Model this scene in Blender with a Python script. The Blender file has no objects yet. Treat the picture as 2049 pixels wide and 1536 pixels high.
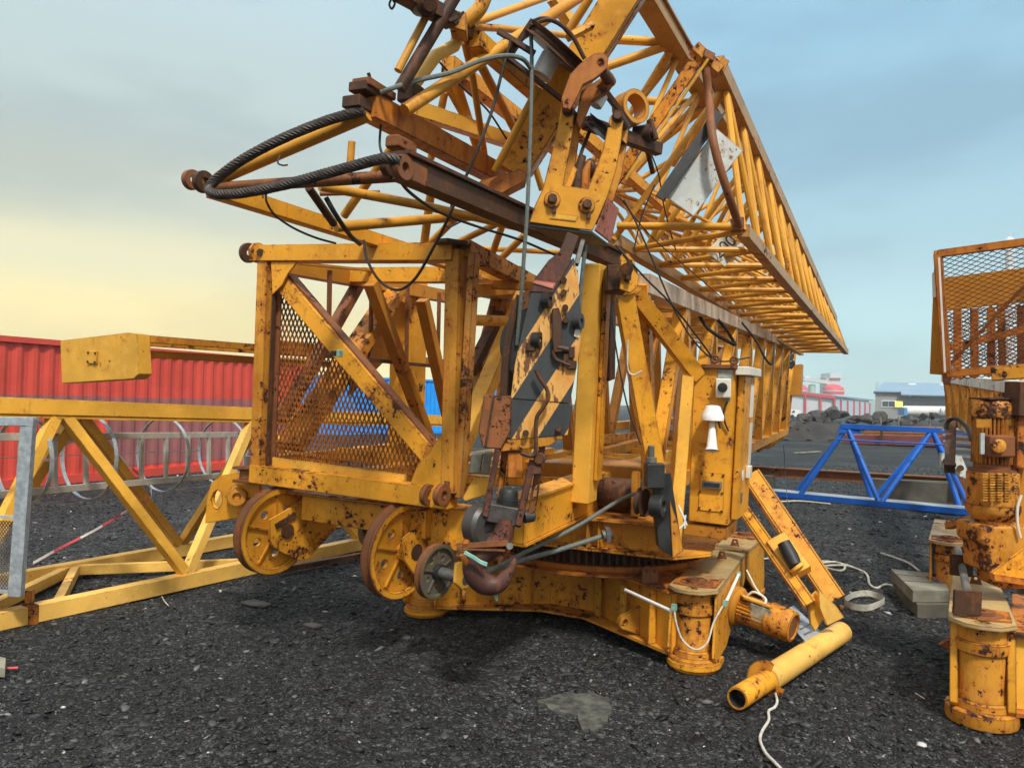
import bpy, math, random
import numpy as np
from mathutils import Vector as V, Matrix
from mathutils.geometry import tessellate_polygon
rnd = random.Random(11)
S = bpy.context.scene; COL = S.collection
# ---------------------------------------------------------------- camera
FP = 1500.0; CAMH = 1.65
_p = math.radians(1.43); _r = math.radians(1.15)
CF = V((0, math.cos(_p), math.sin(_p))); _x = V((1, 0, 0)); _u = V((0, -math.sin(_p), math.cos(_p)))
CR = _x*math.cos(_r) + _u*math.sin(_r); CU = _u*math.cos(_r) - _x*math.sin(_r)
C0 = V((0, 0, CAMH))
cam = bpy.data.objects.new('camera', bpy.data.cameras.new('camera')); COL.objects.link(cam)
cam.matrix_world = Matrix(((CR.x, CU.x, -CF.x, C0.x), (CR.y, CU.y, -CF.y, C0.y), (CR.z, CU.z, -CF.z, C0.z), (0, 0, 0, 1)))
cam.data.sensor_fit = 'HORIZONTAL'; cam.data.sensor_width = 36; cam.data.lens = 36*FP/2049
cam.data.clip_start = .05; cam.data.clip_end = 3000
S.camera = cam
# ---------------------------------------------------------------- light
S.view_settings.view_transform = 'Standard'; S.view_settings.look = 'None'
S.view_settings.exposure = 0.42; S.view_settings.gamma = 1.0
SUN_EL, SUN_AZ = 52, 165      # degrees; azimuth clockwise from the view direction (+Y)
sl = bpy.data.lights.new('sun', 'SUN'); so = bpy.data.objects.new('sun', sl); COL.objects.link(so)
sl.energy = 3.0; sl.angle = math.radians(7); sl.color = (1, .96, .9)
_sd = V((math.sin(math.radians(SUN_AZ))*math.cos(math.radians(SUN_EL)), math.cos(math.radians(SUN_AZ))*math.cos(math.radians(SUN_EL)), math.sin(math.radians(SUN_EL))))
so.rotation_euler = _sd.to_track_quat('Z', 'Y').to_euler(); so.location = _sd*50

def nd(nt, t, props=None, **ins):
    n = nt.nodes.new(t)
    for k, v in (props or {}).items(): setattr(n, k, v)
    for k, v in ins.items():
        k2 = int(k[1:]) if k[0] == 'i' and k[1:].isdigit() else k.replace('_', ' ')
        s = n.inputs[k2]
        if isinstance(v, bpy.types.NodeSocket): nt.links.new(v, s)
        else: s.default_value = v
    return n
def mth(nt, op, a, b=0.0, c=0.0, clamp=False):
    n = nt.nodes.new('ShaderNodeMath'); n.operation = op; n.use_clamp = clamp
    for i, v in enumerate((a, b, c)):
        if isinstance(v, bpy.types.NodeSocket): nt.links.new(v, n.inputs[i])
        else: n.inputs[i].default_value = v
    return n.outputs[0]
def sstep(nt, x, a, b):
    n = nt.nodes.new('ShaderNodeMapRange'); n.interpolation_type = 'SMOOTHSTEP'
    nt.links.new(x, n.inputs[0]); n.inputs[1].default_value = a; n.inputs[2].default_value = b
    return n.outputs[0]
def mix(nt, f, a, b, mode='MIX'):
    n = nt.nodes.new('ShaderNodeMix'); n.data_type = 'RGBA'; n.blend_type = mode
    for i, v in ((0, f), (6, a), (7, b)):
        if isinstance(v, bpy.types.NodeSocket): nt.links.new(v, n.inputs[i])
        elif i: n.inputs[i].default_value = (*v, 1) if len(v) == 3 else v
        else: n.inputs[i].default_value = v
    return n.outputs[2]
def ramp(nt, x, stops):
    n = nt.nodes.new('ShaderNodeValToRGB'); cr_ = n.color_ramp; cr_.interpolation = 'EASE'
    while len(cr_.elements) < len(stops): cr_.elements.new(.5)
    for e, (p, c) in zip(cr_.elements, stops): e.position = p; e.color = (*c, 1)
    nt.links.new(x, n.inputs[0]); return n.outputs[0]

W = bpy.data.worlds.new('World'); S.world = W; W.use_nodes = True
nt = W.node_tree; nt.nodes.clear()
tc = nd(nt, 'ShaderNodeTexCoord'); vx = nd(nt, 'ShaderNodeSeparateXYZ', i0=tc.outputs['Generated'])
X, Y, Z = vx.outputs
cl = nd(nt, 'ShaderNodeTexNoise', i0=tc.outputs['Generated'], Scale=1.7, Detail=5.0, Roughness=.5)
cl2 = nd(nt, 'ShaderNodeTexNoise', i0=nd(nt, 'ShaderNodeMapping', i0=tc.outputs['Generated'], Scale=(1, 1, 3.2)).outputs[0], Scale=2.6, Detail=5.0, Roughness=.52)
wob = mth(nt, 'MULTIPLY_ADD', cl.outputs[0], .16, -.08)
el = mth(nt, 'ADD', Z, mth(nt, 'MULTIPLY', wob, .5))
elr = mth(nt, 'MULTIPLY', el, 1.6, clamp=True)     # 0..0.625 of sine elevation
left = ramp(nt, elr, [(0, (1.14, .90, .35)), (.15, (1.12, .90, .37)), (.25, (.93, .84, .48)), (.37, (.63, .66, .53)), (.54, (.55, .65, .63)), (.8, (.54, .71, .77)), (1, (.55, .71, .79))])
right = ramp(nt, elr, [(0, (.62, .83, .82)), (.16, (.53, .79, .82)), (.34, (.40, .64, .74)), (.52, (.33, .56, .70)), (.72, (.34, .60, .78)), (1, (.40, .66, .80))])
az = mth(nt, 'ARCTAN2', X, Y)
fr = sstep(nt, mth(nt, 'ADD', az, mth(nt, 'MULTIPLY', wob, 1.2)), -.30, .30)
front = mix(nt, fr, left, right)
front = mix(nt, sstep(nt, cl2.outputs[0], .42, .64), front, mix(nt, .85, front, mix(nt, 1, front, (.80, .81, .83), 'MULTIPLY')))
back = ramp(nt, mth(nt, 'MULTIPLY', Z, 1.0, clamp=True), [(0, (.42, .42, .40)), (.35, (.80, .79, .75)), (.7, (1.25, 1.25, 1.22)), (1, (1.1, 1.15, 1.2))])
bk = sstep(nt, mth(nt, 'SUBTRACT', mth(nt, 'MULTIPLY', Z, .55), Y), -.42, .45)
col = mix(nt, bk, front, back)
sky = nd(nt, 'ShaderNodeTexSky'); sky.sky_type = 'NISHITA'; sky.sun_disc = False
sky.sun_elevation = math.radians(SUN_EL); sky.sun_rotation = math.radians(SUN_AZ)
bg1 = nd(nt, 'ShaderNodeBackground', Color=col, Strength=.84)
bg2 = nd(nt, 'ShaderNodeBackground', Color=sky.outputs[0], Strength=.1)
ms = nd(nt, 'ShaderNodeMixShader', i0=.08, i1=bg1.outputs[0], i2=bg2.outputs[0])
nd(nt, 'ShaderNodeOutputWorld', Surface=ms.outputs[0])
# ---------------------------------------------------------------- pixel of the photo -> point of the place
def ray(x, y): return CR*((x-1024.5)/FP) + CU*((768-y)/FP) + CF
def P(x, y, d): return C0 + ray(x, y)*d
def G(x, y, z=0.0):
    r = ray(x, y); return C0 + r*((z-CAMH)/r.z)
def PL(x, y, p0, n):
    r = ray(x, y); return C0 + r*((p0-C0).dot(n)/r.dot(n))
def dep(p): return (p-C0).dot(CF)
def wp(n, p): return n*dep(p)/FP           # n photo pixels at p, in metres
UP = V((0, 0, 1))
def frame(A, B):
    A = A.normalized(); B = (B - A*A.dot(B)).normalized(); return A, B, A.cross(B)
KA, KB, KC = frame(ray(1745, 790), ray(-2100, 562))     # the crane: along, across to the left, up
O = P(890, 985, 4.7)
def cr(a, b, c): return O + KA*a + KB*b + KC*c
def PA(x, y, a): return PL(x, y, O+KA*a, KA)
def PB(x, y, b): return PL(x, y, O+KB*b, KB)
def PC(x, y, c): return PL(x, y, O+KC*c, KC)
HA = V((KA.x, KA.y, 0)).normalized(); HB = V((-HA.y, HA.x, 0))   # the same, level
# ---------------------------------------------------------------- mesh builder
class MB:
    def __init__(s): s.v = []; s.f = []
    def add(s, vs, fs):
        n = len(s.v); s.v += [V(p) for p in vs]; s.f += [[i+n for i in f] for f in fs]; return s
    def bar(s, p, q, w, h=None, up=UP, off=(0, 0)):
        h = w if h is None else h
        t = (q-p).normalized(); a = t.cross(up)
        if a.length < 1e-3: a = t.cross(V((1, 0, 0)))
        a.normalize(); b = a.cross(t)
        o = a*off[0] + b*off[1]; vs = []
        for e in (p, q):
            for x, y in ((-1, -1), (1, -1), (1, 1), (-1, 1)): vs.append(e + o + a*(x*w/2) + b*(y*h/2))
        return s.add(vs, [(0, 1, 2, 3), (7, 6, 5, 4), (0, 4, 5, 1), (1, 5, 6, 2), (2, 6, 7, 3), (3, 7, 4, 0)])
    def ibeam(s, p, q, w, h, t=.012, up=UP):
        s.bar(p, q, w, t, up, (0, h/2-t/2)); s.bar(p, q, w, t, up, (0, -h/2+t/2)); return s.bar(p, q, t, h-2*t-.001, up)
    def angle(s, p, q, w, h, t=.01, up=UP, sx=1):
        s.bar(p, q, w, t, up, (0, h/2-t/2)); return s.bar(p, q, t, h-t-.0005, up, (sx*(w/2-t/2), -t/2))
    def tube(s, pts, r, n=10, cap=True):
        pts = [V(p) for p in pts]; m = len(pts); rs = list(r) if hasattr(r, '__len__') else [r]*m
        t0 = (pts[1]-pts[0]).normalized(); a = t0.orthogonal().normalized(); vs = []
        for i, p in enumerate(pts):
            t = ((pts[min(i+1, m-1)]-pts[max(i-1, 0)])).normalized()
            a = (a - t*a.dot(t)).normalized(); b = t.cross(a)
            for k in range(n):
                an = 2*math.pi*k/n; vs.append(p + (a*math.cos(an)+b*math.sin(an))*rs[i])
        fs = [(i*n+k, i*n+(k+1) % n, (i+1)*n+(k+1) % n, (i+1)*n+k) for i in range(m-1) for k in range(n)]
        if cap: fs += [tuple(range(n-1, -1, -1)), tuple((m-1)*n+k for k in range(n))]
        return s.add(vs, fs)
    def prism(s, poly, vec):
        n = len(poly); vs = [V(p) for p in poly] + [V(p)+vec for p in poly]
        return s.add(vs, [tuple(range(n-1, -1, -1)), tuple(range(n, 2*n))] + [(i, (i+1) % n, n+(i+1) % n, n+i) for i in range(n)])
    def plate(s, poly, th, holes=()):
        """flat polygon (with holes) of thickness th, centred on its plane"""
        loops = [[V(p) for p in poly]] + [[V(p) for p in h] for h in holes]
        l0 = loops[0]; nrm = V((0, 0, 0))
        for i in range(len(l0)): nrm += l0[i].cross(l0[(i+1) % len(l0)])
        nrm.normalize(); allp = [p for l in loops for p in l]; N = len(allp)
        tri = tessellate_polygon(loops)
        vs = [p-nrm*th/2 for p in allp] + [p+nrm*th/2 for p in allp]; fs = []
        for t in tri:
            t = list(t)
            if (allp[t[1]]-allp[t[0]]).cross(allp[t[2]]-allp[t[0]]).dot(nrm) < 0: t.reverse()
            fs += [tuple(reversed(t)), tuple(i+N for i in t)]
        k = 0
        for li, l in enumerate(loops):
            m = len(l)
            for i in range(m):
                a, b = k+i, k+(i+1) % m
                fs.append((a, b, b+N, a+N))
            k += m
        return s.add(vs, fs)
    def lathe(s, c, ax, prof, n=32, a0=0, a1=2*math.pi):
        ax = V(ax).normalized(); u = ax.orthogonal().normalized(); w = ax.cross(u); m = len(prof); full = abs(a1-a0-2*math.pi) < 1e-6
        K = n if full else n+1; vs = []
        for k in range(K):
            an = a0+(a1-a0)*k/n; d = u*math.cos(an)+w*math.sin(an)
            for r, h in prof: vs.append(c + d*max(r, 1e-4) + ax*h)
        fs = []
        for k in range(n):
            k2 = (k+1) % K
            for j in range(m-1): fs.append((k*m+j, k2*m+j, k2*m+j+1, k*m+j+1))
        return s.add(vs, fs)
    def box(s, c, ex, ey, ez):
        """centre and three full-size edge vectors"""
        vs = [c + ex*(x/2)+ey*(y/2)+ez*(z/2) for z in (-1, 1) for x, y in ((-1, -1), (1, -1), (1, 1), (-1, 1))]
        return s.add(vs, [(3, 2, 1, 0), (4, 5, 6, 7), (0, 1, 5, 4), (1, 2, 6, 5), (2, 3, 7, 6), (3, 0, 4, 7)])
    def cyl(s, p, q, r, n=20):
        return s.tube([p, q], r, n)
def circ(c, nrm, r, n=20, u=None, a0=0):
    nrm = V(nrm).normalized(); u = (V(u) - nrm*nrm.dot(V(u))).normalized() if u is not None else nrm.orthogonal().normalized(); w = nrm.cross(u)
    return [c + (u*math.cos(a0+2*math.pi*k/n)+w*math.sin(a0+2*math.pi*k/n))*r for k in range(n)]
def spline(pts, k=8):
    pts = [V(p) for p in pts]; q = [pts[0]*2-pts[1]] + pts + [pts[-1]*2-pts[-2]]; out = []
    for i in range(1, len(q)-2):
        a, b, c, d = q[i-1:i+3]
        for j in range(k):
            t = j/k; out.append((b*2 + (c-a)*t + (a*2-b*5+c*4-d)*t*t + (b*3-a-c*3+d)*t**3)*.5)
    return out + [pts[-1]]
def thing(name, label, cat, at=V((0, 0, 0)), group=None):
    o = bpy.data.objects.new(name, None); COL.objects.link(o); o.location = at; o.empty_display_size = .1
    o['label'] = label; o['category'] = cat
    if group: o['group'] = group
    o['base'] = list(at); return o
def base_of(o):
    return V(o['base']) if o is not None and 'base' in o else V((0, 0, 0))
def part(name, mb, mat, parent=None, bevel=0.0, smooth=True, label=None, ang=38, segs=1):
    me = bpy.data.meshes.new(name); L = base_of(parent)
    me.from_pydata([tuple(p-L) for p in mb.v], [], mb.f); me.validate(); me.update()
    if smooth:
        me.shade_smooth(); me.set_sharp_from_angle(angle=math.radians(ang))
    me.materials.append(mat)
    o = bpy.data.objects.new(name, me); COL.objects.link(o)
    if parent is not None: o.parent = parent; o['base'] = list(L)
    if bevel:
        m = o.modifiers.new('bevel', 'BEVEL'); m.width = bevel; m.segments = segs; m.limit_method = 'ANGLE'; m.angle_limit = math.radians(40); m.harden_normals = True
    if label: o['label'] = label
    return o
def single(name, mb, mat, label, cat, group=None, kind=None, **k):
    b = sum(mb.v, V((0, 0, 0)))/len(mb.v); b.z = min(p.z for p in mb.v)
    mb.v = [p-b for p in mb.v]
    o = part(name, mb, mat, None, **k); o.location = b; o['base'] = list(b)
    if label: o['label'] = label; o['category'] = cat
    if group: o['group'] = group
    if kind: o['kind'] = kind
    return o
# ---------------------------------------------------------------- materials
def newmat(name):
    m = bpy.data.materials.new(name); m.use_nodes = True; nt = m.node_tree; b = nt.nodes['Principled BSDF']; return m, nt, b
def coords(nt):
    tc = nd(nt, 'ShaderNodeTexCoord'); oi = nd(nt, 'ShaderNodeObjectInfo')
    return tc.outputs['Object'], mth(nt, 'MULTIPLY', oi.outputs['Random'], 37.0)
def noise(nt, co, w, scale, det=4, rough=.55, stretch=None):
    if stretch: co = nd(nt, 'ShaderNodeMapping', i0=co, Scale=stretch).outputs[0]
    return nd(nt, 'ShaderNodeTexNoise', {'noise_dimensions': '4D'}, Vector=co, W=w, Scale=scale, Detail=float(det), Roughness=rough).outputs[0]
def paint(name, base, rust=.5, stain=.5, speck=.5, edge=True, rough=.40, rustcol=(.085, .030, .013), staincol=(.42, .135, .016), dark=(.020, .011, .008), pale=None, edge_r=.012, fade=.28, metal=0.0, size=1.0):
    """painted steel: paint with tonal drift, run-down rust stains, rust patches, chips and worn edges"""
    m, nt, b = newmat(name); co, w = coords(nt)
    n1 = noise(nt, co, w, 9.0*size, 10, .74); n2 = noise(nt, co, w, 34*size, 6, .66); n3 = noise(nt, co, w, 3.0*size, 6, .68, (6, 6, .8)); n4 = noise(nt, co, w, 1.7*size, 4, .6); n5 = noise(nt, co, w, 130, 4, .6)
    n6 = noise(nt, co, w, 16*size, 5, .6)
    c = mix(nt, sstep(nt, n4, .32, .68), tuple(x*(1-fade) for x in base), tuple(min(1, x*(1+fade*.5)) for x in base))
    c = mix(nt, mth(nt, 'MULTIPLY', sstep(nt, n5, .44, .74), .22), c, tuple(x*.55 for x in base))
    c = mix(nt, mth(nt, 'MULTIPLY', sstep(nt, n6, .52, .70), .30), c, (min(1, base[0]*1.12), min(1, base[1]*1.28+.02), min(1, base[2]*2+.03)))
    if pale is not None: c = mix(nt, mth(nt, 'MULTIPLY', sstep(nt, n3, .46, .62), .8), c, pale)
    st = mth(nt, 'MULTIPLY', sstep(nt, mth(nt, 'ADD', n3, mth(nt, 'MULTIPLY_ADD', n1, .5, -.25)), .66-.22*stain, .88-.26*stain), .80)
    c = mix(nt, st, c, staincol)
    src = mth(nt, 'ADD', n1, mth(nt, 'MULTIPLY_ADD', n2, .30, -.15))
    n7 = noise(nt, co, w, 2.3*size, 2, .5)
    src = mth(nt, 'ADD', src, mth(nt, 'MULTIPLY_ADD', n7, .44, -.22))
    nz = nd(nt, 'ShaderNodeSeparateXYZ', i0=nd(nt, 'ShaderNodeNewGeometry').outputs['Normal']).outputs[2]
    src = mth(nt, 'ADD', src, mth(nt, 'MULTIPLY', sstep(nt, nz, .3, .9), .05))
    if edge:
        bv = nd(nt, 'ShaderNodeBevel', {'samples': 3}, Radius=edge_r); ge = nd(nt, 'ShaderNodeNewGeometry')
        dt = nd(nt, 'ShaderNodeVectorMath', {'operation': 'DOT_PRODUCT'}, i0=bv.outputs[0], i1=ge.outputs['Normal'])
        ed = sstep(nt, mth(nt, 'SUBTRACT', 1.0, dt.outputs['Value']), .008, .12)
        src = mth(nt, 'ADD', src, mth(nt, 'MULTIPLY', ed, .20+.17*rust))
    th = .770-.27*rust
    rm = sstep(nt, src, th, th+.035)
    halo = sstep(nt, src, th-.11, th+.01)
    c = mix(nt, mth(nt, 'MULTIPLY', halo, .72), c, staincol)
    rc = mix(nt, sstep(nt, n2, .36, .62), tuple(min(1, x*1.5) for x in rustcol), tuple(x*.38 for x in rustcol))
    c = mix(nt, rm, c, rc)
    sp = sstep(nt, mth(nt, 'ADD', n2, mth(nt, 'ADD', mth(nt, 'MULTIPLY_ADD', n1, .40, -.20), mth(nt, 'MULTIPLY_ADD', n7, .30, -.15))), .735-.13*speck, .755-.13*speck)
    c = mix(nt, sp, c, dark)
    nt.links.new(c, b.inputs['Base Color'])
    worn = mth(nt, 'MAXIMUM', mth(nt, 'MAXIMUM', rm, sp), mth(nt, 'MULTIPLY', st, .5))
    ro = mth(nt, 'ADD', mth(nt, 'MULTIPLY', worn, .84-rough), mth(nt, 'MULTIPLY_ADD', n2, .3, rough-.15), clamp=True)
    nt.links.new(ro, b.inputs['Roughness']); b.inputs['Metallic'].default_value = metal; b.inputs['Specular IOR Level'].default_value = .28
    hgt = mth(nt, 'ADD', mth(nt, 'MULTIPLY', mth(nt, 'MAXIMUM', rm, sp), mth(nt, 'MULTIPLY_ADD', n2, 1.4, -1.1)), mth(nt, 'ADD', mth(nt, 'MULTIPLY', n5, .12), mth(nt, 'MULTIPLY', n1, .5)))
    bp = nd(nt, 'ShaderNodeBump', Strength=.5, Distance=.005, Height=hgt); nt.links.new(bp.outputs[0], b.inputs['Normal'])
    return m
def plain(name, base, rough=.6, var=.3, scale=6, metal=0.0, bump=.25, dist=.003, second=None, fine=60):
    m, nt, b = newmat(name); co, w = coords(nt)
    n1 = noise(nt, co, w, scale, 6, .6); n2 = noise(nt, co, w, fine, 4, .6)
    c = mix(nt, sstep(nt, n1, .32, .68), tuple(x*(1-var) for x in base), tuple(min(1, x*(1+var)) for x in base) if second is None else second)
    c = mix(nt, mth(nt, 'MULTIPLY', sstep(nt, n2, .45, .75), .35), c, tuple(x*.55 for x in base))
    nt.links.new(c, b.inputs['Base Color']); b.inputs['Metallic'].default_value = metal
    nt.links.new(mth(nt, 'MULTIPLY_ADD', n1, .3, rough-.15, clamp=True), b.inputs['Roughness'])
    bp = nd(nt, 'ShaderNodeBump', Strength=bump, Distance=dist, Height=n2); nt.links.new(bp.outputs[0], b.inputs['Normal'])
    return m
YB = (.75, .335, .024)
M = dict(
 yel=paint('yellow_paint', YB, rust=.52, stain=.58, speck=.85),
 yel_rusty=paint('rusty_yellow_paint', (.60, .265, .028), rust=.70, stain=.9, speck=1.0),
 yel_clean=paint('clean_yellow_paint', (.77, .40, .05), rust=.30, stain=.4, speck=.5, staincol=(.5, .2, .03)),
 yel_pale=paint('pale_yellow_paint', (.86, .51, .11), rust=.22, stain=.25, speck=.4, staincol=(.5, .22, .05)),
 yel_dark=paint('ochre_paint', (.47, .20, .018), rust=.5, stain=.7, speck=.5),
 yel_tube=paint('yellow_tube_paint', (.60, .28, .03), rust=.40, stain=.55, speck=.5, edge=False),
 jib_tube=paint('jib_tube_paint', (.70, .335, .035), rust=.36, stain=.45, speck=.5, edge=False),
 chord=paint('weathered_chord_paint', (.46, .25, .07), rust=.55, stain=.6, speck=.6, pale=(.40, .28, .15)),
 pale_chord=paint('chalky_chord_paint', (.62, .45, .30), rust=.46, stain=.35, speck=.5, staincol=(.30, .13, .06), pale=(.66, .56, .46)),
 orange=paint('rusty_orange_paint', (.52, .175, .020), rust=.66, stain=.9, speck=.8, staincol=(.30, .085, .015)),
 rust=paint('rusted_steel', (.20, .078, .028), rust=.62, stain=.7, speck=.7, staincol=(.30, .10, .03), rough=.55, rustcol=(.085, .032, .018)),
 dkrust=paint('dark_rusted_steel', (.072, .036, .020), rust=.5, stain=.75, speck=.7, staincol=(.18, .066, .020), rough=.5, rustcol=(.045, .020, .013)),
 purple=paint('red_brown_hook_steel', (.085, .038, .028), rust=.6, stain=.8, speck=.85, staincol=(.17, .06, .035), rough=.5, rustcol=(.055, .026, .020)),
 motor=paint('rusted_motor_paint', (.58, .27, .035), rust=.84, stain=.9, speck=.9, size=1.0),
 armtop=paint('worn_tan_paint', (.44, .30, .11), rust=.42, stain=.35, speck=.5, staincol=(.30, .13, .05), pale=(.42, .33, .19)),
 worn=paint('heavily_worn_yellow_paint', (.52, .25, .05), rust=.82, stain=.6, speck=.8, rustcol=(.075, .035, .022)),
 redsteel=paint('faded_red_paint', (.72, .25, .19), rust=.66, stain=.4, speck=.5, staincol=(.4, .12, .05)),
 grease=plain('greasy_black_steel', (.022, .023, .022), .45, .4, 9),
 steel=plain('grey_steel', (.16, .155, .14), .45, .35, 12, metal=.4),
 galv=plain('galvanized_steel', (.36, .41, .44), .45, .22, 26, metal=.3, fine=90),
 alu=plain('aluminium_rail', (.50, .49, .44), .4, .15, 8, metal=.35),
 black=plain('black_rubber', (.016, .016, .017), .55, .3, 20),
 rope=plain('steel_wire_rope', (.055, .042, .036), .55, .4, 30, metal=.3),
 grope=plain('grey_green_rope', (.13, .15, .13), .7, .3, 60),
 cream=plain('cream_plastic', (.68, .66, .55), .4, .08, 5, bump=.05),
 white=plain('white_plastic', (.75, .76, .72), .4, .08, 5, bump=.05),
 wrope=plain('dirty_white_rope', (.50, .48, .40), .8, .25, 30),
 signw=paint('rust_spotted_white_plate', (.66, .69, .64), rust=.36, stain=.5, speck=.75, edge=True, staincol=(.42, .17, .05)),
 red=paint('red_container_paint', (.60, .072, .048), rust=.12, stain=.15, speck=.2, edge=False, fade=.15, staincol=(.5, .12, .1)),
 maroon=paint('maroon_container_paint', (.30, .11, .105), rust=.1, stain=.1, speck=.2, edge=False, fade=.15, staincol=(.3, .1, .1)),
 blue_c=paint('blue_container_paint', (.012, .30, .85), rust=.1, stain=.0, speck=.15, edge=False, fade=.15),
 blue=paint('blue_truss_paint', (.010, .105, .45), rust=.12, stain=.0, speck=.2, fade=.2, staincol=(.02, .06, .2)),
 conc=plain('weathered_concrete', (.115, .105, .078), .9, .4, 3, bump=.5, dist=.01),
 wood=plain('weathered_wood', (.21, .20, .15), .85, .35, 4, bump=.5),
 rock=plain('dark_basalt', (.062, .057, .053), .85, .55, 2.2, bump=1.0, dist=.08, fine=7),
 soil=plain('dark_soil', (.030, .024, .020), .95, .4, .9, bump=1.0, dist=.08, fine=5),
 grey=plain('grey_cladding', (.25, .25, .24), .6, .05, .3, bump=.05),
 roof=plain('blue_grey_roof', (.20, .29, .38), .45, .08, .2, bump=.05),
 glass=plain('dark_window_glass', (.06, .075, .085), .15, .2, .3, bump=0),
 hallw=plain('pale_hall_cladding', (.60, .62, .63), .6, .05, .1, bump=.03),
 hallb=plain('pale_blue_cladding', (.42, .60, .66), .5, .05, .1, bump=.03),
 redp=plain('red_trim_paint', (.62, .05, .07), .5, .1, 1, bump=.05),
 silo=plain('pale_silo_concrete', (.55, .60, .60), .8, .1, .05, bump=.05),
 green=plain('pale_green_cladding', (.36, .52, .45), .7, .1, .1, bump=.05),
 tankw=plain('chalky_white_tank', (.66, .66, .60), .5, .12, .6, bump=.05),
 logo=plain('navy_lettering', (.04, .10, .30), .5, .1, 5, bump=0),
 ink=plain('black_lettering', (.012, .012, .012), .5, .1, 5, bump=0),
 tape_r=plain('red_tape', (.70, .10, .12), .4, .1, 8, bump=0),
 tape_w=plain('white_tape', (.72, .66, .64), .4, .1, 8, bump=0),
 gtape=plain('pale_green_tape', (.20, .42, .33), .4, .2, 20, bump=.1),
)
def lit(name, colr, st):
    m, nt, b = newmat(name); b.inputs['Base Color'].default_value = (*colr, 1); b.inputs['Emission Color'].default_value = (*colr, 1); b.inputs['Emission Strength'].default_value = st; return m
M['lamp_lit'] = lit('lit_window', (1, .75, .12), 1.0)
def stripes():
    """black and yellow hazard paint on flaking steel"""
    m, nt, b = newmat('hazard_stripe_paint'); co, w = coords(nt)
    n1 = noise(nt, co, w, 9, 9, .7, (1, 1, .45)); n2 = noise(nt, co, w, 40, 5, .6, (1, 1, .35))
    sx = nd(nt, 'ShaderNodeVectorMath', {'operation': 'DOT_PRODUCT'}, i0=co, i1=tuple(STRIPE_DIR))
    t = mth(nt, 'FRACT', mth(nt, 'ADD', mth(nt, 'MULTIPLY', sx.outputs['Value'], 1/STRIPE_PERIOD), STRIPE_PHASE))
    band = mth(nt, 'GREATER_THAN', t, .5)
    y = mix(nt, sstep(nt, n1, .35, .65), (.60, .25, .04), (.74, .42, .11))
    y = mix(nt, sstep(nt, mth(nt, 'ADD', n1, mth(nt, 'MULTIPLY_ADD', n2, .7, -.35)), .54, .60), y, (.15, .055, .02))
    k = mix(nt, sstep(nt, n1, .4, .62), (.028, .033, .035), (.045, .05, .05))
    c = mix(nt, band, k, y); c = mix(nt, sstep(nt, n2, .68, .72), c, (.05, .022, .014))
    nt.links.new(c, b.inputs['Base Color']); b.inputs['Roughness'].default_value = .55
    bp = nd(nt, 'ShaderNodeBump', Strength=.4, Distance=.004, Height=mth(nt, 'ADD', n1, n2)); nt.links.new(bp.outputs[0], b.inputs['Normal'])
    return m
# ================================================================ ground
def ground_mat():
    m, nt, b = newmat('black_lava_gravel'); tc = nd(nt, 'ShaderNodeTexCoord'); co = tc.outputs['Object']
    big = nd(nt, 'ShaderNodeTexNoise', Vector=co, Scale=.35, Detail=5.0, Roughness=.6).outputs[0]
    mid = nd(nt, 'ShaderNodeTexNoise', Vector=co, Scale=9.0, Detail=7.0, Roughness=.75).outputs[0]
    cols = []; hs = []
    for sc in (75.0, 28.0):
        vo = nd(nt, 'ShaderNodeTexVoronoi', Vector=co, Scale=sc); cols.append(nd(nt, 'ShaderNodeSeparateColor', i0=vo.outputs['Color']).outputs[0]); hs.append(vo.outputs['Distance'])
    c = ramp(nt, cols[0], [(0, (.005, .005, .0055)), (.55, (.0155, .0155, .0165)), (.88, (.034, .035, .036)), (1, (.15, .155, .15))])
    c2 = ramp(nt, cols[1], [(0, (.0065, .0065, .007)), (.7, (.0185, .0185, .0195)), (1, (.08, .085, .085))])
    c = mix(nt, .45, c, c2)
    c = mix(nt, sstep(nt, big, .44, .62), c, mix(nt, 1, c, (1.9, 1.86, 1.78), 'MULTIPLY'))
    nt.links.new(c, b.inputs['Base Color']); b.inputs['Roughness'].default_value = .8; b.inputs['Specular IOR Level'].default_value = .25
    h = mth(nt, 'ADD', mth(nt, 'MULTIPLY', hs[0], -.7), mth(nt, 'ADD', mth(nt, 'MULTIPLY', hs[1], -1.0), mth(nt, 'MULTIPLY', mid, 1.0)))
    bp = nd(nt, 'ShaderNodeBump', Strength=.9, Distance=.02, Height=h); nt.links.new(bp.outputs[0], b.inputs['Normal'])
    return m
M['ground'] = ground_mat()
def gz(x, y):
    """gentle relief of the yard, level far away and under the feet of the cranes"""
    return .012*math.sin(x*1.7+.3*y)*math.sin(y*1.3-.4*x) + .008*math.sin(x*4.1+1)*math.sin(y*3.7)
def build_ground():
    mb = MB(); xs = list(np.linspace(-14, 16, 151)); ys = list(np.linspace(-4, 26, 151))
    xs = [-2500, -800, -250, -80, -30] + xs + [30, 80, 250, 800, 2500]; ys = [-800, -80, -15] + ys + [60, 140, 300, 800, 2500]
    for y in ys:
        for x in xs:
            f = 1 if -13 < x < 15 and -3 < y < 25 else 0
            mb.v.append(V((x, y, gz(x, y)*f - .012)))
    n = len(xs)
    mb.f = [(j*n+i, j*n+i+1, (j+1)*n+i+1, (j+1)*n+i) for j in range(len(ys)-1) for i in range(n-1)]
    o = part('ground', mb, M['ground']); o['kind'] = 'structure'
build_ground()
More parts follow.
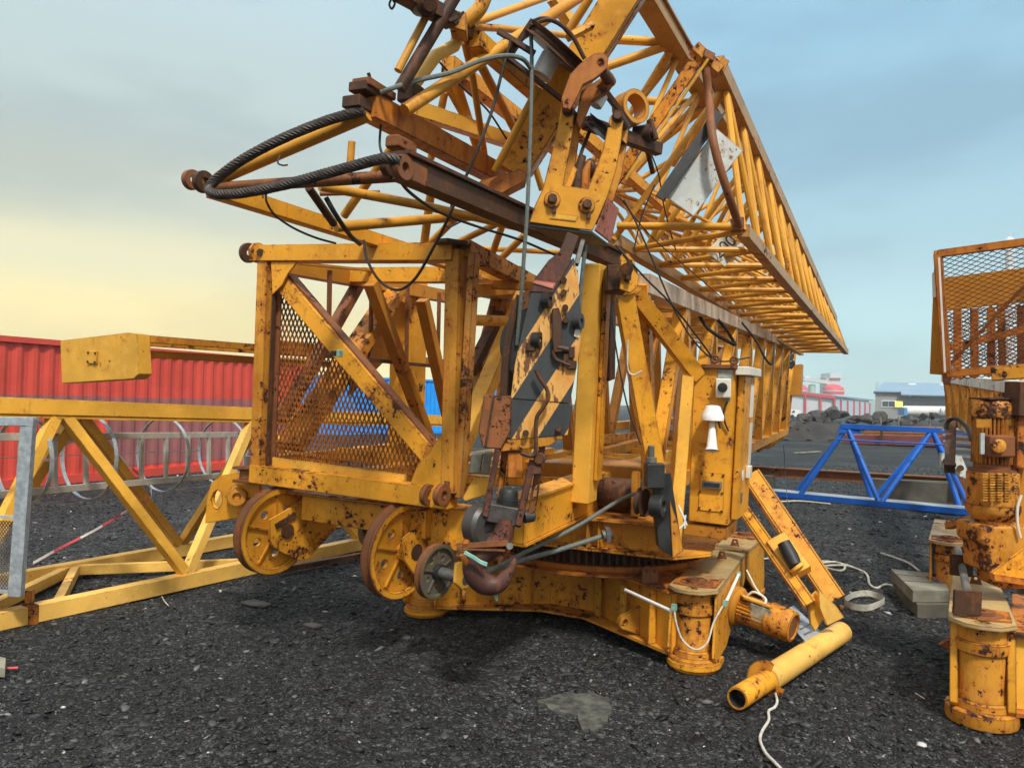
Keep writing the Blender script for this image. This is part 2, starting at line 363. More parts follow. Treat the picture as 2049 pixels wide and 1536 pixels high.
def stone_mat(name, stops):
    m, nt, b = newmat(name); at = nd(nt, 'ShaderNodeAttribute', {'attribute_name': 'tone'})
    c = ramp(nt, at.outputs['Fac'], stops); nt.links.new(c, b.inputs['Base Color']); b.inputs['Roughness'].default_value = .55; b.inputs['Specular IOR Level'].default_value = .35
    return m
def build_gravel(n, seed):
    r = np.random.default_rng(seed)
    ph = (1+5**.5)/2
    ico = np.array([(-1, ph, 0), (1, ph, 0), (-1, -ph, 0), (1, -ph, 0), (0, -1, ph), (0, 1, ph), (0, -1, -ph), (0, 1, -ph), (ph, 0, -1), (ph, 0, 1), (-ph, 0, -1), (-ph, 0, 1)], float)/1.9
    tri = np.array([(0, 11, 5), (0, 5, 1), (0, 1, 7), (0, 7, 10), (0, 10, 11), (1, 5, 9), (5, 11, 4), (11, 10, 2), (10, 7, 6), (7, 1, 8), (3, 9, 4), (3, 4, 2), (3, 2, 6), (3, 6, 8), (3, 8, 9), (4, 9, 5), (2, 4, 11), (6, 2, 10), (8, 6, 7), (9, 8, 1)])
    d = 2.0*np.exp(r.random(n)**.85*math.log(11)); lat = (r.random(n)*2-1)*.95
    x = d*lat; y = d
    s = .0040*np.exp(r.normal(0, .52, n))*(1+.15*d); s = np.minimum(s, .026)
    sc = np.stack([s*(.8+1.0*r.random(n)), s*(.7+.5*r.random(n)), s*(.30+.32*r.random(n))], 1)
    an = r.random(n)*6.283
    v = ico[None]*(1+.36*r.normal(0, 1, (n, 12, 1)))*sc[:, None]
    til = r.normal(0, .3, n)
    vz = v[..., 2]+v[..., 0]*til[:, None]
    ca, sa = np.cos(an)[:, None], np.sin(an)[:, None]
    vx = v[..., 0]*ca-v[..., 1]*sa + x[:, None]; vy = v[..., 0]*sa+v[..., 1]*ca + y[:, None]
    g = .012*np.sin(x*1.7+.3*y)*np.sin(y*1.3-.4*x) + .008*np.sin(x*4.1+1)*np.sin(y*3.7) - .012
    g = np.where((x > -13) & (x < 15) & (y < 25), g, -.012)
    vz = vz + (g+sc[:, 2]*.25)[:, None]
    vs = np.stack([vx, vy, vz], 2).reshape(-1, 3); fs = (tri[None]+12*np.arange(n)[:, None, None]).reshape(-1, 3)
    me = bpy.data.meshes.new('gravel'); me.vertices.add(len(vs)); me.vertices.foreach_set('co', vs.ravel().astype(np.float32))
    me.loops.add(fs.size); me.loops.foreach_set('vertex_index', fs.ravel().astype(np.int32))
    me.polygons.add(len(fs)); me.polygons.foreach_set('loop_start', np.arange(0, fs.size, 3, dtype=np.int32))
    me.update(calc_edges=True)
    t = np.repeat(r.random(n), 12).astype(np.float32); a = me.attributes.new('tone', 'FLOAT', 'POINT'); a.data.foreach_set('value', t)
    me.materials.append(stone_mat('gravel_stone', [(0, (.005, .005, .0055)), (.45, (.014, .0145, .015)), (.78, (.028, .030, .030)), (.955, (.058, .064, .061)), (.995, (.15, .155, .145)), (1, (.60, .58, .54))]))
    o = bpy.data.objects.new('gravel', me); COL.objects.link(o); o['kind'] = 'stuff'; o['label'] = 'loose black lava gravel covering the yard'
build_gravel(130000, 3)
# ================================================================ background, right
def house(name, label, cat, x0, x1, ybase, d0, d1, depth, hpx0, wall_m):
    pass
def panel(mb, q, n, th=.06):    # a thin slab on a quad q, pushed out along n
    return mb.prism(q, n*th)
# grey workshop, about 150 m off
D = 150
th_ = thing('workshop_building', 'grey clad workshop building with blue grey pitched roof and lit window', 'building', P(1760, 838, D))
b0 = P(1751, 840, D); ex = (P(1915, 840, D)-b0); ex.z = 0; ey = b0-C0; ey.z = 0; ey = ey.normalized()*18
uz = UP*1.0
def wq(u, z, back=0.0): return b0 + ex*u + UP*z + ey*back
hz = 5.6; 
mb = MB(); mb.prism([wq(0, -.5), wq(1.6, -.5), wq(1.6, hz-.3), wq(0, hz)], ey); part('wall', mb, M['grey'], th_)
mb = MB()
mb.prism([wq(-.02, hz-.02, -.04), wq(1.62, hz-.02, -.04), wq(1.62, hz+2.1, .5), wq(.115, hz+2.1, .5)], UP*.22)
mb.prism([wq(.115, hz+2.1, .5), wq(1.62, hz+2.1, .5), wq(1.62, hz-.02, 1.04), wq(-.02, hz-.02, 1.04)], UP*.22)
mb.prism([wq(-.02, hz-.02, -.04), wq(.115, hz+2.1, .5), wq(-.02, hz-.02, 1.04)], UP*.2)
mb.prism([wq(.31, hz-.62, -.13), wq(1.62, hz-.62, -.13), wq(1.62, hz+.2, -.03), wq(.31, hz+.2, -.03)], UP*.22)
rf = part('roof', mb, M['roof'], th_)
for u in (.42, .82):
    mb = MB(); mb.prism([wq(u, hz+1.6, .36), wq(u+.09, hz+1.6, .36), wq(u+.10, hz+1.85, .44), wq(u+.01, hz+1.85, .44)], UP*.3); part('skylight', mb, M['hallw'], rf)
mb = MB(); mb.box(wq(.02, hz+1.2, .5), ex*.05, ey*.05, UP*2.2); part('chimney', mb, M['green'], rf)
f_ = V((0, -1, 0))
mb = MB(); mb.prism([wq(.075, 2.55), wq(.335, 2.55), wq(.335, 4.0), wq(.075, 4.0)], f_*.12); wf = part('window', mb, M['hallw'], th_)
for k in range(2):
    mb = MB(); mb.prism([wq(.083+k*.078, 2.75)+f_*.12, wq(.155+k*.078, 2.75)+f_*.12, wq(.155+k*.078, 3.8)+f_*.12, wq(.083+k*.078, 3.8)+f_*.12], f_*.05); part('pane', mb, M['glass'], wf)
mb = MB(); mb.prism([wq(.24, 2.7)+f_*.12, wq(.33, 2.7)+f_*.12, wq(.33, 3.75)+f_*.12, wq(.24, 3.85)+f_*.12], f_*.06); part('pane', mb, M['lamp_lit'], wf, label='yellow lit window pane')
mb = MB(); mb.prism([wq(.56, -.4), wq(.9, -.4), wq(.9, 3.3), wq(.56, 3.3)], f_*.15); part('roller_door', mb, plain('grey_roller_door', (.19, .2, .2), .6, .05, 1, bump=.1), th_)
for u in (.36, .57, .96): mb = MB().bar(wq(u, hz-.9)+f_*.1, wq(u, hz-.6)+f_*2.0, .3, .35); part('eave_bracket', mb, M['grey'], th_)
# red-trimmed hall
D = 190
th_ = thing('storage_hall', 'pale storage hall with red trim and gabled front beyond the boulders', 'building', P(1610, 838, D))
q0, q1, q2 = P(1500, 838, D+6), P(1668, 838, D), P(1742, 838, D+60)
g0, g1, g2, gp = P(1500, 792, D+6), P(1668, 795, D), P(1742, 800, D+60), P(1588, 785, D+3)
mb = MB(); bk_ = (q2-q1); bk_.z = 0
mb.prism([q0, q1, g1, gp, g0], bk_*.95); part('wall', mb, M['hallw'], th_)
mb = MB(); nn = V((bk_.y, -bk_.x, 0)).normalized()
if nn.x < 0: nn = -nn
mb.prism([q1+bk_*.02, q2, q2+UP*(g1-q1).z*.97, g1+bk_*.02], nn*.4); part('side_wall', mb, M['hallb'], th_)
mb = MB(); mb.prism([g1+UP*.1+nn*.8, g1+bk_+UP*.1+nn*.8, gp+bk_+UP*.1, gp+UP*.1], UP*.4); mb.prism([gp+UP*.1, gp+bk_+UP*.1, g0+bk_, g0], UP*.4); part('roof', mb, M['roof'], th_)
fr_ = V((0, -1, 0))
mb = MB()
for p, q in ((g0, gp), (gp, g1)): mb.bar(p+fr_*.4, q+fr_*.4, .5, .7)
part('gable_trim', mb, M['redp'], th_)
for t in (.45, .66, .84, 1.0):
    a = q0.lerp(q1, t); hgt = (g0.lerp(gp, t/.524) if t < .524 else gp.lerp(g1, (t-.524)/.476)) - a
    mb = MB().bar(a+fr_*.4, a+hgt*1.0+fr_*.4, .38 if t < 1 else .7, .4, V((1, 0, 0))); part('post', mb, M['redp'], th_)
for t in (.10, .26, .42, .58, .74, .90):
    a = q1.lerp(q2, t)+nn*.6; mb = MB().bar(a, a+UP*(g1-q1).z*.95, .45, .5, bk_); part('post', mb, M['redp'], th_)
# silos and cement works
D = 330
def dome_silo(x, w, ytop, label):
    c = P(x, 838, D); r = wp(w/2, c); ztop = (P(x, ytop, D)-c).z; zd = ztop-r*.62
    t = thing('silo', label, 'silo', c, 'domed silos of the cement works')
    part('shell', MB().lathe(c, UP, [(r, 0), (r, zd*.93), (r*1.0, zd)], 40), M['silo'], t)
    part('band', MB().lathe(c, UP, [(r*1.02, zd-r*.42), (r*1.02, zd-r*.12)], 40), M['redp'], t)
    part('dome', MB().lathe(c+UP*zd, UP, [(r*1.01*math.cos(k*math.pi/16), r*.62*math.sin(k*math.pi/16)) for k in range(9)], 40), M['redp'], t)
dome_silo(1667, 40, 768, 'red domed silo with white walls under the grey conveyor tower')
dome_silo(1594, 42, 767, 'red domed silo half hidden behind the yellow ballast box')
c = P(1660, 838, D-2)
def slab(x0, x1, y0, y1, d=D+3, dd=8): 
    a, b_, c_, d_ = P(x0, y1, d), P(x1, y1, d), P(x1, y0, d), P(x0, y0, d); return [a, b_, c_, d_], V((0, dd, 0))
t = thing('conveyor_tower', 'grey concrete conveyor tower of the far cement works above the red dome', 'tower', P(1672, 838, D+3))
part('shaft', MB().prism(*slab(1663, 1683, 749, 836)), M['silo'], t)
part('head', MB().prism(*slab(1661, 1684, 746, 756, D+2, 10)), M['silo'], t)
part('side_block', MB().prism(*slab(1655, 1664, 755, 836)), M['silo'], t)
part('elevator_box', MB().prism(*slab(1685, 1693, 774, 836, D+3)), M['hallw'], t)
part('conveyor_bridge', MB().bar(P(1606, 758, D+4), P(1664, 766, D+4), 2.0, 1.6), M['silo'], t)
part('intake_house', MB().prism(*slab(1610, 1621, 752, 762, D+4)), M['silo'], t)
single('tank_tower', MB().lathe(P(1624, 838, D+5), UP, [(1.5, 0), (1.5, 15.2), (0, 15.6)], 20), M['green'], 'slim pale green tank tower between the two red domes', 'tower')
D = 260; single('far_shed', MB().prism(*slab(1737, 1754, 800, 836, D)), M['green'], 'pale green far shed beside the grey workshop', 'building')
# lighthouse top beyond the second crane
D = 300; c = P(2019, 838, D)
t = thing('light_tower', 'white round tower top with lantern rising behind the rusty cage', 'tower', c); zt = (P(2019, 470, D)-c).z
r = wp(9, c)
part('shaft', MB().lathe(c, UP, [(r*.9, 0), (r*.85, zt*.955)], 24), M['hallw'], t)
part('lantern', MB().lathe(c+UP*zt*.955, UP, [(r*.85, 0), (r*1.05, .3), (r*1.05, r*.8), (r*.8, r*1.2), (r*.4, r*1.5), (r*.1, r*1.7), (r*.08, r*2.3), (0, r*2.35)], 24), M['hallw'], t)
# soil mound and boulders
def mound():
    mb = MB(); nx, ny = 44, 10; c0 = G(1560, 880); c1 = G(1960, 884)
    for j in range(ny):
        for i in range(nx):
            u = i/(nx-1); v = j/(ny-1); p = c0.lerp(c1, u)*1.0; f = (p-C0); f.z = 0; f.normalize()
            p = V((p.x, p.y, 0)) + f*(v*9-.5); h = math.sin(min(1, v*1.35)*math.pi*.62)*.95*(.75+.3*math.sin(u*9+.5)+.12*math.sin(u*31))*min(1, u*14+.2)
            mb.v.append(V((p.x, p.y, max(-.1, h*min(1, v*3)-.03 + .10*math.sin(u*57+v*9)))))
    mb.f = [(j*nx+i, j*nx+i+1, (j+1)*nx+i+1, (j+1)*nx+i) for j in range(ny-1) for i in range(nx-1)]
    o = part('soil_mound', mb, M['soil'], ang=80); o['kind'] = 'structure'
mound()
def boulder_mesh(seed):
    r = random.Random(seed); import bmesh
    bm = bmesh.new(); bmesh.ops.create_icosphere(bm, subdivisions=3, radius=1)
    cuts = [(V((r.gauss(0, 1), r.gauss(0, 1), r.gauss(0, 1))).normalized(), r.uniform(.38, .78)) for _ in range(15)]
    for v in bm.verts:
        for n, d in cuts:
            k = v.co.dot(n)-d
            if k > 0: v.co -= n*k
        v.co *= 1+r.uniform(-.025, .025)
    me = bpy.data.meshes.new('boulder'); bm.to_mesh(me); bm.free(); me.materials.append(M['rock']); return me
BM = [boulder_mesh(s) for s in range(9)]
BL = [(1585, 852, 20, 'dark boulder at the left end of the heap, low and rounded'), (1607, 838, 24, 'broad grey boulder leaning left of the two tallest at the heap'), (1636, 834, 26, 'wide rounded boulder in front of the red trimmed hall'), (1665, 822, 25, 'tall dark boulder below the red dome, highest on the left heap'), (1684, 824, 22, 'blocky boulder just right of the tall dark one below the dome'),
 (1600, 860, 13, 'small grey stone low on the left slope of the soil mound'), (1645, 858, 16, 'flat slab of rock halfway down the soil slope'), (1622, 873, 9, 'pale round stone at the foot of the soil mound'), (1710, 836, 20, 'flat topped boulder left of the pale green shed'), (1733, 834, 18, 'slanted boulder below the pale green shed'), (1757, 830, 18, 'pointed boulder under the left corner of the workshop'), (1700, 848, 17, 'cracked boulder above the left end of the blue girder'),
 (1770, 842, 16, 'dark lump of rock left of the first wooden stake'), (1830, 836, 15, 'dark boulder in front of the white tank trailer'), (1850, 828, 13, 'grey upright boulder against the tank trailer'), (1868, 826, 15, 'black rounded boulder near the lettering on the tank'), (1890, 838, 14, 'dark boulder at the right end of the heap by the second crane'), (1812, 842, 13, 'low dark rock between the wooden stakes'), (1655, 842, 18, 'grey boulder in the middle of the left heap beneath the tall one'), (1724, 852, 12, 'small dark rock behind the blue girder apex')]
for i, (x, y, w, lb) in enumerate(BL):
    g = G(x, 880); d = (dep(g)+ (2.2 if y > 850 else 4.2)); p = P(x, y+4, d)
    o = bpy.data.objects.new('boulder', BM[i % 9]); COL.objects.link(o); s = wp(w, p)*.92
    o.location = p; o.scale = (s*1.15, s*.95, s*.78); o.rotation_euler = (rnd.uniform(-.4, .4), rnd.uniform(-.4, .4), rnd.uniform(0, 6)); o['label'] = lb; o['category'] = 'boulder'; o['group'] = 'boulders heaped behind the yard'
for i in range(46):
    x = rnd.uniform(1572, 1900); w = rnd.uniform(5, 12); y = rnd.uniform(838, 852) if x > 1690 else rnd.uniform(836, 874)
    p = P(x, y, dep(G(x, 880)) + (3.6 if y < 852 else 1.6) + rnd.uniform(-.4, .4)); o = bpy.data.objects.new('rubble_rock', BM[i % 9]); COL.objects.link(o); s = wp(w, p)*.7
    o.location = p; o.scale = (s*1.2, s, s*.75); o.rotation_euler = (rnd.uniform(-.6, .6), rnd.uniform(-.6, .6), rnd.uniform(0, 6)); o['label'] = 'small dark rubble rock in the heap between the big boulders'; o['category'] = 'rock'; o['group'] = 'small rubble rocks of the heap'
# wooden stakes
for x, y0, y1, lb in ((1763, 834, 880, 'leftmost thin wooden stake standing behind the pipe trailer'), (1799, 834, 880, 'thin wooden stake in the middle behind the pipe trailer'), (1862, 838, 880, 'reddish stake standing right of the other two behind the trailer')):
    d = 36.6; single('stake', MB().bar(P(x, y1+6, d), P(x-1, y0, d), .05), M['wood'], lb, 'stake', 'stakes behind the pipe trailer')
# tank trailer with lettering
D = 118
t = thing('tank_trailer', 'long chalky white tank trailer with blue lettering parked before the workshop', 'trailer', P(1850, 838, D))
part('tank', MB().tube([P(1806, 822, D), P(1810, 822, D), P(1960, 824, D)], [.55, .82, .85], 20), M['tankw'], t)
part('cab', MB().box(P(1806, 823, D-.3), V((.5, 0, 0)), V((0, 2, 0)), UP*1.2), plain('tractor_blue', (.08, .25, .5), .5, .1, 2, bump=0), t)
part('chassis', MB().bar(P(1806, 835, D), P(1960, 836, D), 1.2, .35), M['grease'], t)
for x in (1812, 1822, 1905, 1916): part('wheel', MB().cyl(P(x, 836, D-1.1), P(x, 836, D-.7), .42, 16), M['black'], t)
def text_mesh(txt, size, name='t'):
    cu = bpy.data.curves.new(name, 'FONT'); cu.body = txt; cu.size = size; cu.extrude = .0; cu.resolution_u = 4
    o = bpy.data.objects.new(name, cu); COL.objects.link(o)
    dg = bpy.context.evaluated_depsgraph_get(); me = bpy.data.meshes.new_from_object(o.evaluated_get(dg))
    COL.objects.unlink(o); bpy.data.objects.remove(o)
    vs = [V(v.co) for v in me.vertices]; fs = [list(p.vertices) for p in me.polygons]; bpy.data.meshes.remove(me); return vs, fs
def put_text(name, txt, p0, ex, ez, hgt, mat, parent, label=None):
    """flat lettering: lower-left corner p0, reading direction ex, up ez, capital height hgt"""
    vs, fs = text_mesh(txt, 1.0); h = max(v.y for v in vs); k = hgt/h; mb = MB()
    mb.v = [p0 + ex*(v.x*k) + ez*(v.y*k) for v in vs]; mb.f = fs
    return part(name, mb, mat, parent, smooth=False, label=label)
p0 = P(1880, 826, D-1.0); ex_ = (P(1900, 826, D-1.0)-p0).normalized()
put_text('lettering', 'E·GM', p0, ex_, UP, wp(10, p0), M['logo'], t)
# pickup far behind the boulders
D = 105; t = thing('parked_van', 'small white van parked far off behind the boulders', 'van', P(1590, 838, D))
part('body', MB().prism([P(1580, 833, D), P(1603, 833, D), P(1603, 822, D), P(1598, 819.5, D), P(1586, 819.5, D), P(1582, 825, D)], V((0, 1.8, 0))), M['white'], t)
part('window', MB().prism([P(1584, 825, D-.02), P(1590, 825, D-.02), P(1590, 821, D-.02), P(1587, 821, D-.02)], V((0, -.04, 0))), M['glass'], t)
for x in (1585, 1599): part('wheel', MB().cyl(P(x, 833.5, D-.15), P(x, 833.5, D+.1), .3, 14), M['black'], t)
# flatbed trailer with pipes
d0, d1 = 37.0, 33.5
t = thing('flatbed_trailer', 'low red brown flatbed trailer with white reflectors behind the blue girder', 'trailer', P(1830, 888, 35))
a, b_ = P(1697, 877, d0), P(1985, 884, d1)
part('chassis', MB().bar(a, b_, 2.2, .42), plain('red_brown_trailer_paint', (.16, .04, .035), .6, .2, 2), t)
for u in (.12, .32, .42, .56, .66, .84): 
    p = a.lerp(b_, u)-V((0, 1.12, .02)); part('reflector', MB().bar(p, p+(b_-a).normalized()*(.3 if u in (.56, .42) else .65), .02, .22), M['white'], t)
for u in (.25, .3, .7, .75): p = a.lerp(b_, u)-V((0, .9, .35)); part('wheel', MB().cyl(p, p+V((0, .3, 0)), .3, 14), M['black'], t)
part('stake_post', MB().bar(P(1764, 878, 35.0), P(1764, 858, 35.0), .12), M['dkrust'], t)
pipe = None
for row in range(4):
    for k in range(3):
        s_, e_ = P(1728+row*2, 870-row*5, d0-.5+k*.35-.4), P(1985, 875-row*5.6, d1+k*.35-.4)
        single('steel_pipe', MB().tube([s_, e_], .085, 10), M['rust'], 'rusty steel pipe in the stack lying on the flatbed trailer', 'pipe', 'rusty pipes stacked on the trailer')
# rusty beam on concrete blocks
single('concrete_block', MB().prism([P(1734, 1000, 13.9), P(1936, 1012, 13.2), P(1936, 968, 13.2), P(1733, 957, 13.9)], V((.25, .45, 0))), M['conc'], 'long mossy concrete block under the rusty beam behind the blue girder', 'block', bevel=.02)
single('concrete_block', MB().prism([P(1506, 992, 14.6), P(1547, 994, 14.5), P(1546, 952, 14.5), P(1506, 950, 14.6)], V((.2, .45, 0))), M['conc'], 'short concrete block under the left end of the rusty beam', 'block', bevel=.02)
t = thing('steel_beam', 'long rusty red steel beam resting on concrete blocks', 'beam', P(1700, 980, 14.2))
part('web', MB().ibeam(P(1500, 941, 14.9), P(1942, 967, 13.6), .2, .19, .02), M['rust'], t)
part('end_plate', MB().prism([P(1908, 985, 13.2), P(1935, 987, 13.1), P(1936, 953, 13.1), P(1926, 940, 13.1), P(1910, 944, 13.2)], V((.02, .05, 0))), M['rust'], t)
# blue lattice girder
t = thing('lattice_girder', 'bright blue triangular lattice girder lying on the gravel', 'girder', G(1750, 1005))
f0, f1 = G(1530, 986, .05), G(1952, 1026, .05); r0, r1 = f0+V((.12, .5, 0)), f1+V((.12, .5, 0))
part('bottom_chord', MB().bar(f0, f1, .07, .10), M['blue'], t, bevel=.006)
part('bottom_chord', MB().bar(r0, r1, .07, .10), M['blue'], t, bevel=.006)
part('deck', MB().prism([f0+UP*.03, f1+UP*.03, r1+UP*.03, r0+UP*.03], UP*.02), M['alu'], t)
tl, tr = P(1681, 852, 13.55), P(1985, 866, 12.7)
part('top_chord', MB().bar(tl, tr, .12, .09), M['blue'], t, bevel=.006)
for x, y, xb, yb in ((1694, 858, 1612, 985), (1697, 858, 1776, 998), (1868, 867, 1781, 999), (1872, 866, 1944, 1012)):
    u = (x-1681)/304; p = tl.lerp(tr, u); ub = (xb-1530)/422; q = f0.lerp(f1, ub); q2 = r0.lerp(r1, ub)
    for e in (q, q2): part('brace', MB().tube([p-UP*.03, e+UP*.03], .043, 10), M['blue'], t)
part('tie_rod', MB().tube([P(1675, 879, 13.2), P(1965, 893, 12.3)], .014, 8), M['blue'], t)
part('end_bracket', MB().prism([P(1675, 866, 13.5), P(1722, 868, 13.4), P(1720, 853, 13.4), P(1683, 851, 13.5)], V((0, .05, 0))), M['blue'], t)
# loose white lath far on the yard
single('plank', MB().bar(G(1590, 906, .03), G(1640, 903, .03), .12, .04), M['wood'], 'thin pale plank lying alone on the far gravel', 'plank')
# ================================================================ background, left
def container(name, label, p0, p1, hgt, width, mat, parts=()):
    """corrugated box container whose long side runs from p0 to p1"""
    t = thing('shipping_container', label, 'container', p0); ex = (p1-p0); L = ex.length; ex = ex.normalized(); ny = V((-ex.y, ex.x, 0))
    if ny.dot(p0-C0) < 0: ny = -ny
    def corr(z0, z1, s0, s1, lift):
        mb = MB(); per = .278; pts = []; s = .1
        while s < s1-.01:
            for ds, o_ in ((0, 0), (.07, 0), (.139, .036), (.209, .036)):
                if s0-.001 <= s+ds <= s1: pts.append((s+ds, o_))
            s += per
        pts.append((s1, 0))
        for s, o_ in pts: mb.v += [p0+ex*s+ny*(o_+lift)+UP*z0, p0+ex*s+ny*(o_+lift)+UP*z1]
        mb.f = [(2*i, 2*i+2, 2*i+3, 2*i+1) for i in range(len(pts)-1)]; return mb
    part('side_wall', corr(.16, hgt-.1, .1, L-.1, .03), mat, t, ang=20)
    part('body', MB().prism([p0+ny*.09+UP*.17, p1+ny*.09+UP*.17, p1+ny*.09+UP*(hgt-.05), p0+ny*.09+UP*(hgt-.05)], ny*(width-.12)), mat, t)
    for z in (.08, hgt-.05): part('rail', MB().bar(p0+UP*z+ny*.05, p1+UP*z+ny*.05, .12, .16 if z < 1 else .1), mat, t)
    for e in (p0, p1): part('corner_post', MB().bar(e+ny*.05, e+ny*.05+UP*hgt, .16, .16, ex), mat, t)
    for (z0, z1, s0, s1, m2) in parts: part('painted_patch', corr(z0, z1, s0, s1, .022), m2, t, ang=20, label='large maroon repainted patch')
    return t
c0, c1 = G(-260, 1003), G(505, 934)
e_ = (c1-c0); e_.normalize(); L_ = (c1-c0).length
container('c', 'red corrugated shipping container with a maroon patch behind the yellow lattice section', c0, c1+e_*1.5, 2.62, 2.44, M['red'], [(.24, 1.60, L_*.50, L_+1.3, M['maroon']), (1.30, 1.62, .12, L_*.5-.02, M['maroon'])])
b0_ = G(640, 905); b1_ = G(1000, 880)
dd_ = (b0_-C0).length
k0, k1 = P(640, 838, 34), P(1010, 842, 42)
k0.z = 0; k1.z = 0
ex_ = (k1-k0).normalized()
container('c', 'bright blue corrugated shipping container seen behind the mesh front', k0, k0+ex_*12.19, 2.75, 2.44, M['blue_c'])
# ================================================================ the folded tower crane
BC = V((.73, 6.05, 0))
crane = thing('tower_crane', 'rusty yellow folded tower crane on a cross base, biggest machine in the yard', 'crane', BC)
def group_of(name, parent):
    o = bpy.data.objects.new(name, None); COL.objects.link(o); o.parent = parent; o['base'] = list(base_of(parent)); o.empty_display_size = .1; return o
def foot_and_arm(root, F, dirA, H=.50, mat=None, arm=.95, r=.104, back=.30, lw=.15, pt=.022):
    """outrigger: pad, pipe column, top plate with boss and hole, and the folded box arm behind it"""
    mat = mat or M['yel_rusty']; dB = V((-dirA.y, dirA.x, 0))
    part('foot', MB().lathe(F, UP, [(0, 0), (r*1.46, 0), (r*1.50, .015), (r*1.50, .07), (r*1.42, .078), (r*1.22, .08), (r*1.2, .115), (r*1.06, .125), (r*1.04, .16), (r, .17), (r, H-.16), (r*1.12, H-.155), (r*1.15, H-.10), (r*1.02, H-.095), (r*1.02, H-.02)], 40), mat, root)
    def q(a, b, z): return F + dirA*a + dB*b + UP*z
    w = lw
    mb = MB()
    for sgn in (-1, 1):
        mb.prism([q(-.06, sgn*w, .06), q(-.10, sgn*w, .10), q(-.10, sgn*w, .14), q(-.02, sgn*w, H-.012), q(arm, sgn*w*.82, H-.012), q(arm, sgn*w*.82, back), q(.30, sgn*w, .06)], dB*(-sgn*pt))
    mb.prism([q(arm-.02, -w*.8, back+.01), q(arm-.02, w*.8, back+.01), q(arm-.02, w*.8, H-.015), q(arm-.02, -w*.8, H-.015)], dirA*.014)
    mb.prism([q(.14, -w*1.1, .018)] + [q(-w*1.12*math.sin(a), -w*1.12*math.cos(a), .018) for a in np.linspace(0, math.pi, 17)] + [q(.14, w*1.1, .018)], UP*.034)
    part('arm', mb, M['yel'], root, bevel=.004)
    top = [q(arm, -w*.85, H), q(.1, -w*1.04, H), q(-.06, -w*1.04, H), q(-.15, -w*.55, H), q(-.17, 0, H), q(-.15, w*.55, H), q(-.06, w*1.04, H), q(.1, w*1.04, H), q(arm, w*.85, H)]
    tp = part('top_plate', MB().plate(top, .022, [circ(q(-.085, .0, H), UP, .035, 16)]), M['armtop'], root, bevel=.003)
    part('boss', MB().lathe(q(.06, 0, H+.011), UP, [(.105, 0), (.105, .012), (.062, .013), (.062, .03), (.02, .03), (.02, .02), (0, .02)], 28), M['rust'], tp)
    part('doubler_plate', MB().prism([q(.20, -w*.9, H+.0112), q(-.02, -w*.9, H+.0112), q(-.06, 0, H+.0112), q(-.02, w*.9, H+.0112), q(.20, w*.9, H+.0112)], UP*.010), M['orange'], tp, bevel=.002)
    lug = [q(arm*.75, y, H+.011) + UP*z for y, z in ((-.035, 0), (.035, 0), (.018, .055), (-.018, .055))]
    part('lifting_eye', MB().plate(lug, .014, [circ(q(arm*.75, 0, H+.045), dirA, .011, 10)]), M['rust'], tp)
    return q
F1 = G(1388, 1333, 0); F2 = G(852, 1226, 0); F1.z = F2.z = 0
# square the base on its four feet
F3 = F1 + HA*2.15; F4 = F2 + HA*2.15
foot_and_arm(crane, F1, HA, arm=1.28)
for F in (F2, F3, F4): foot_and_arm(crane, F, HA if F is F2 else (HA*-1 if F is F3 else HA*-1), arm=.8)
SC = (F1+F2+F3+F4)/4
def star(z, inset, k=1.0):
    pts = []; C = [F1, F3, F4, F2]
    for i in range(4):
        a, b = C[i], C[(i+1) % 4]; mid = (a+b)/2; inn = (SC-mid).normalized()
        da = (SC-a).normalized(); sd = V((-da.y, da.x, 0))
        if sd.dot(b-a) < 0: sd = -sd
        db = (SC-b).normalized(); se = V((-db.y, db.x, 0))
        if se.dot(a-b) < 0: se = -se
        p0 = a + da*.05 + sd*.17*k; p3 = b + db*.05 + se*.17*k
        for t in np.linspace(0, 1, 11):
            q = p0.lerp(p3, t); pts.append(V((q.x, q.y, 0)) + inn*(inset*min(1, t/.4, (1-t)/.4)) + UP*z)
    return pts
mb = MB().prism(star(.07, .40), UP*.022); part('bottom_flange', mb, M['yel_rusty'], crane, bevel=.003)
mb = MB().prism(star(.452, .40), UP*.022); part('top_flange', mb, M['orange'], crane, bevel=.003)
a_, b_ = star(.0921, .56, .8), star(.4519, .56, .8); mb = MB(); n = len(a_)
for i in range(n): mb.add([a_[i], a_[(i+1) % n], b_[(i+1) % n], b_[i]], [(0, 1, 2, 3)])
part('web', mb, M['yel'], crane, ang=60)
def star_pt(t, z, off=0.0):       # along the front side F1 -> F2
    a, b = star(z, .56, .8)[-11:], None
    f = (1-t)*10; i = min(9, int(f)); p = a[i].lerp(a[i+1], f-i); n_ = (a[min(10, i+1)]-a[max(0, i)]).normalized(); n_ = V((n_.y, -n_.x, 0))
    if n_.dot(C0-p) < 0: n_ = -n_
    return p + n_*off, n_
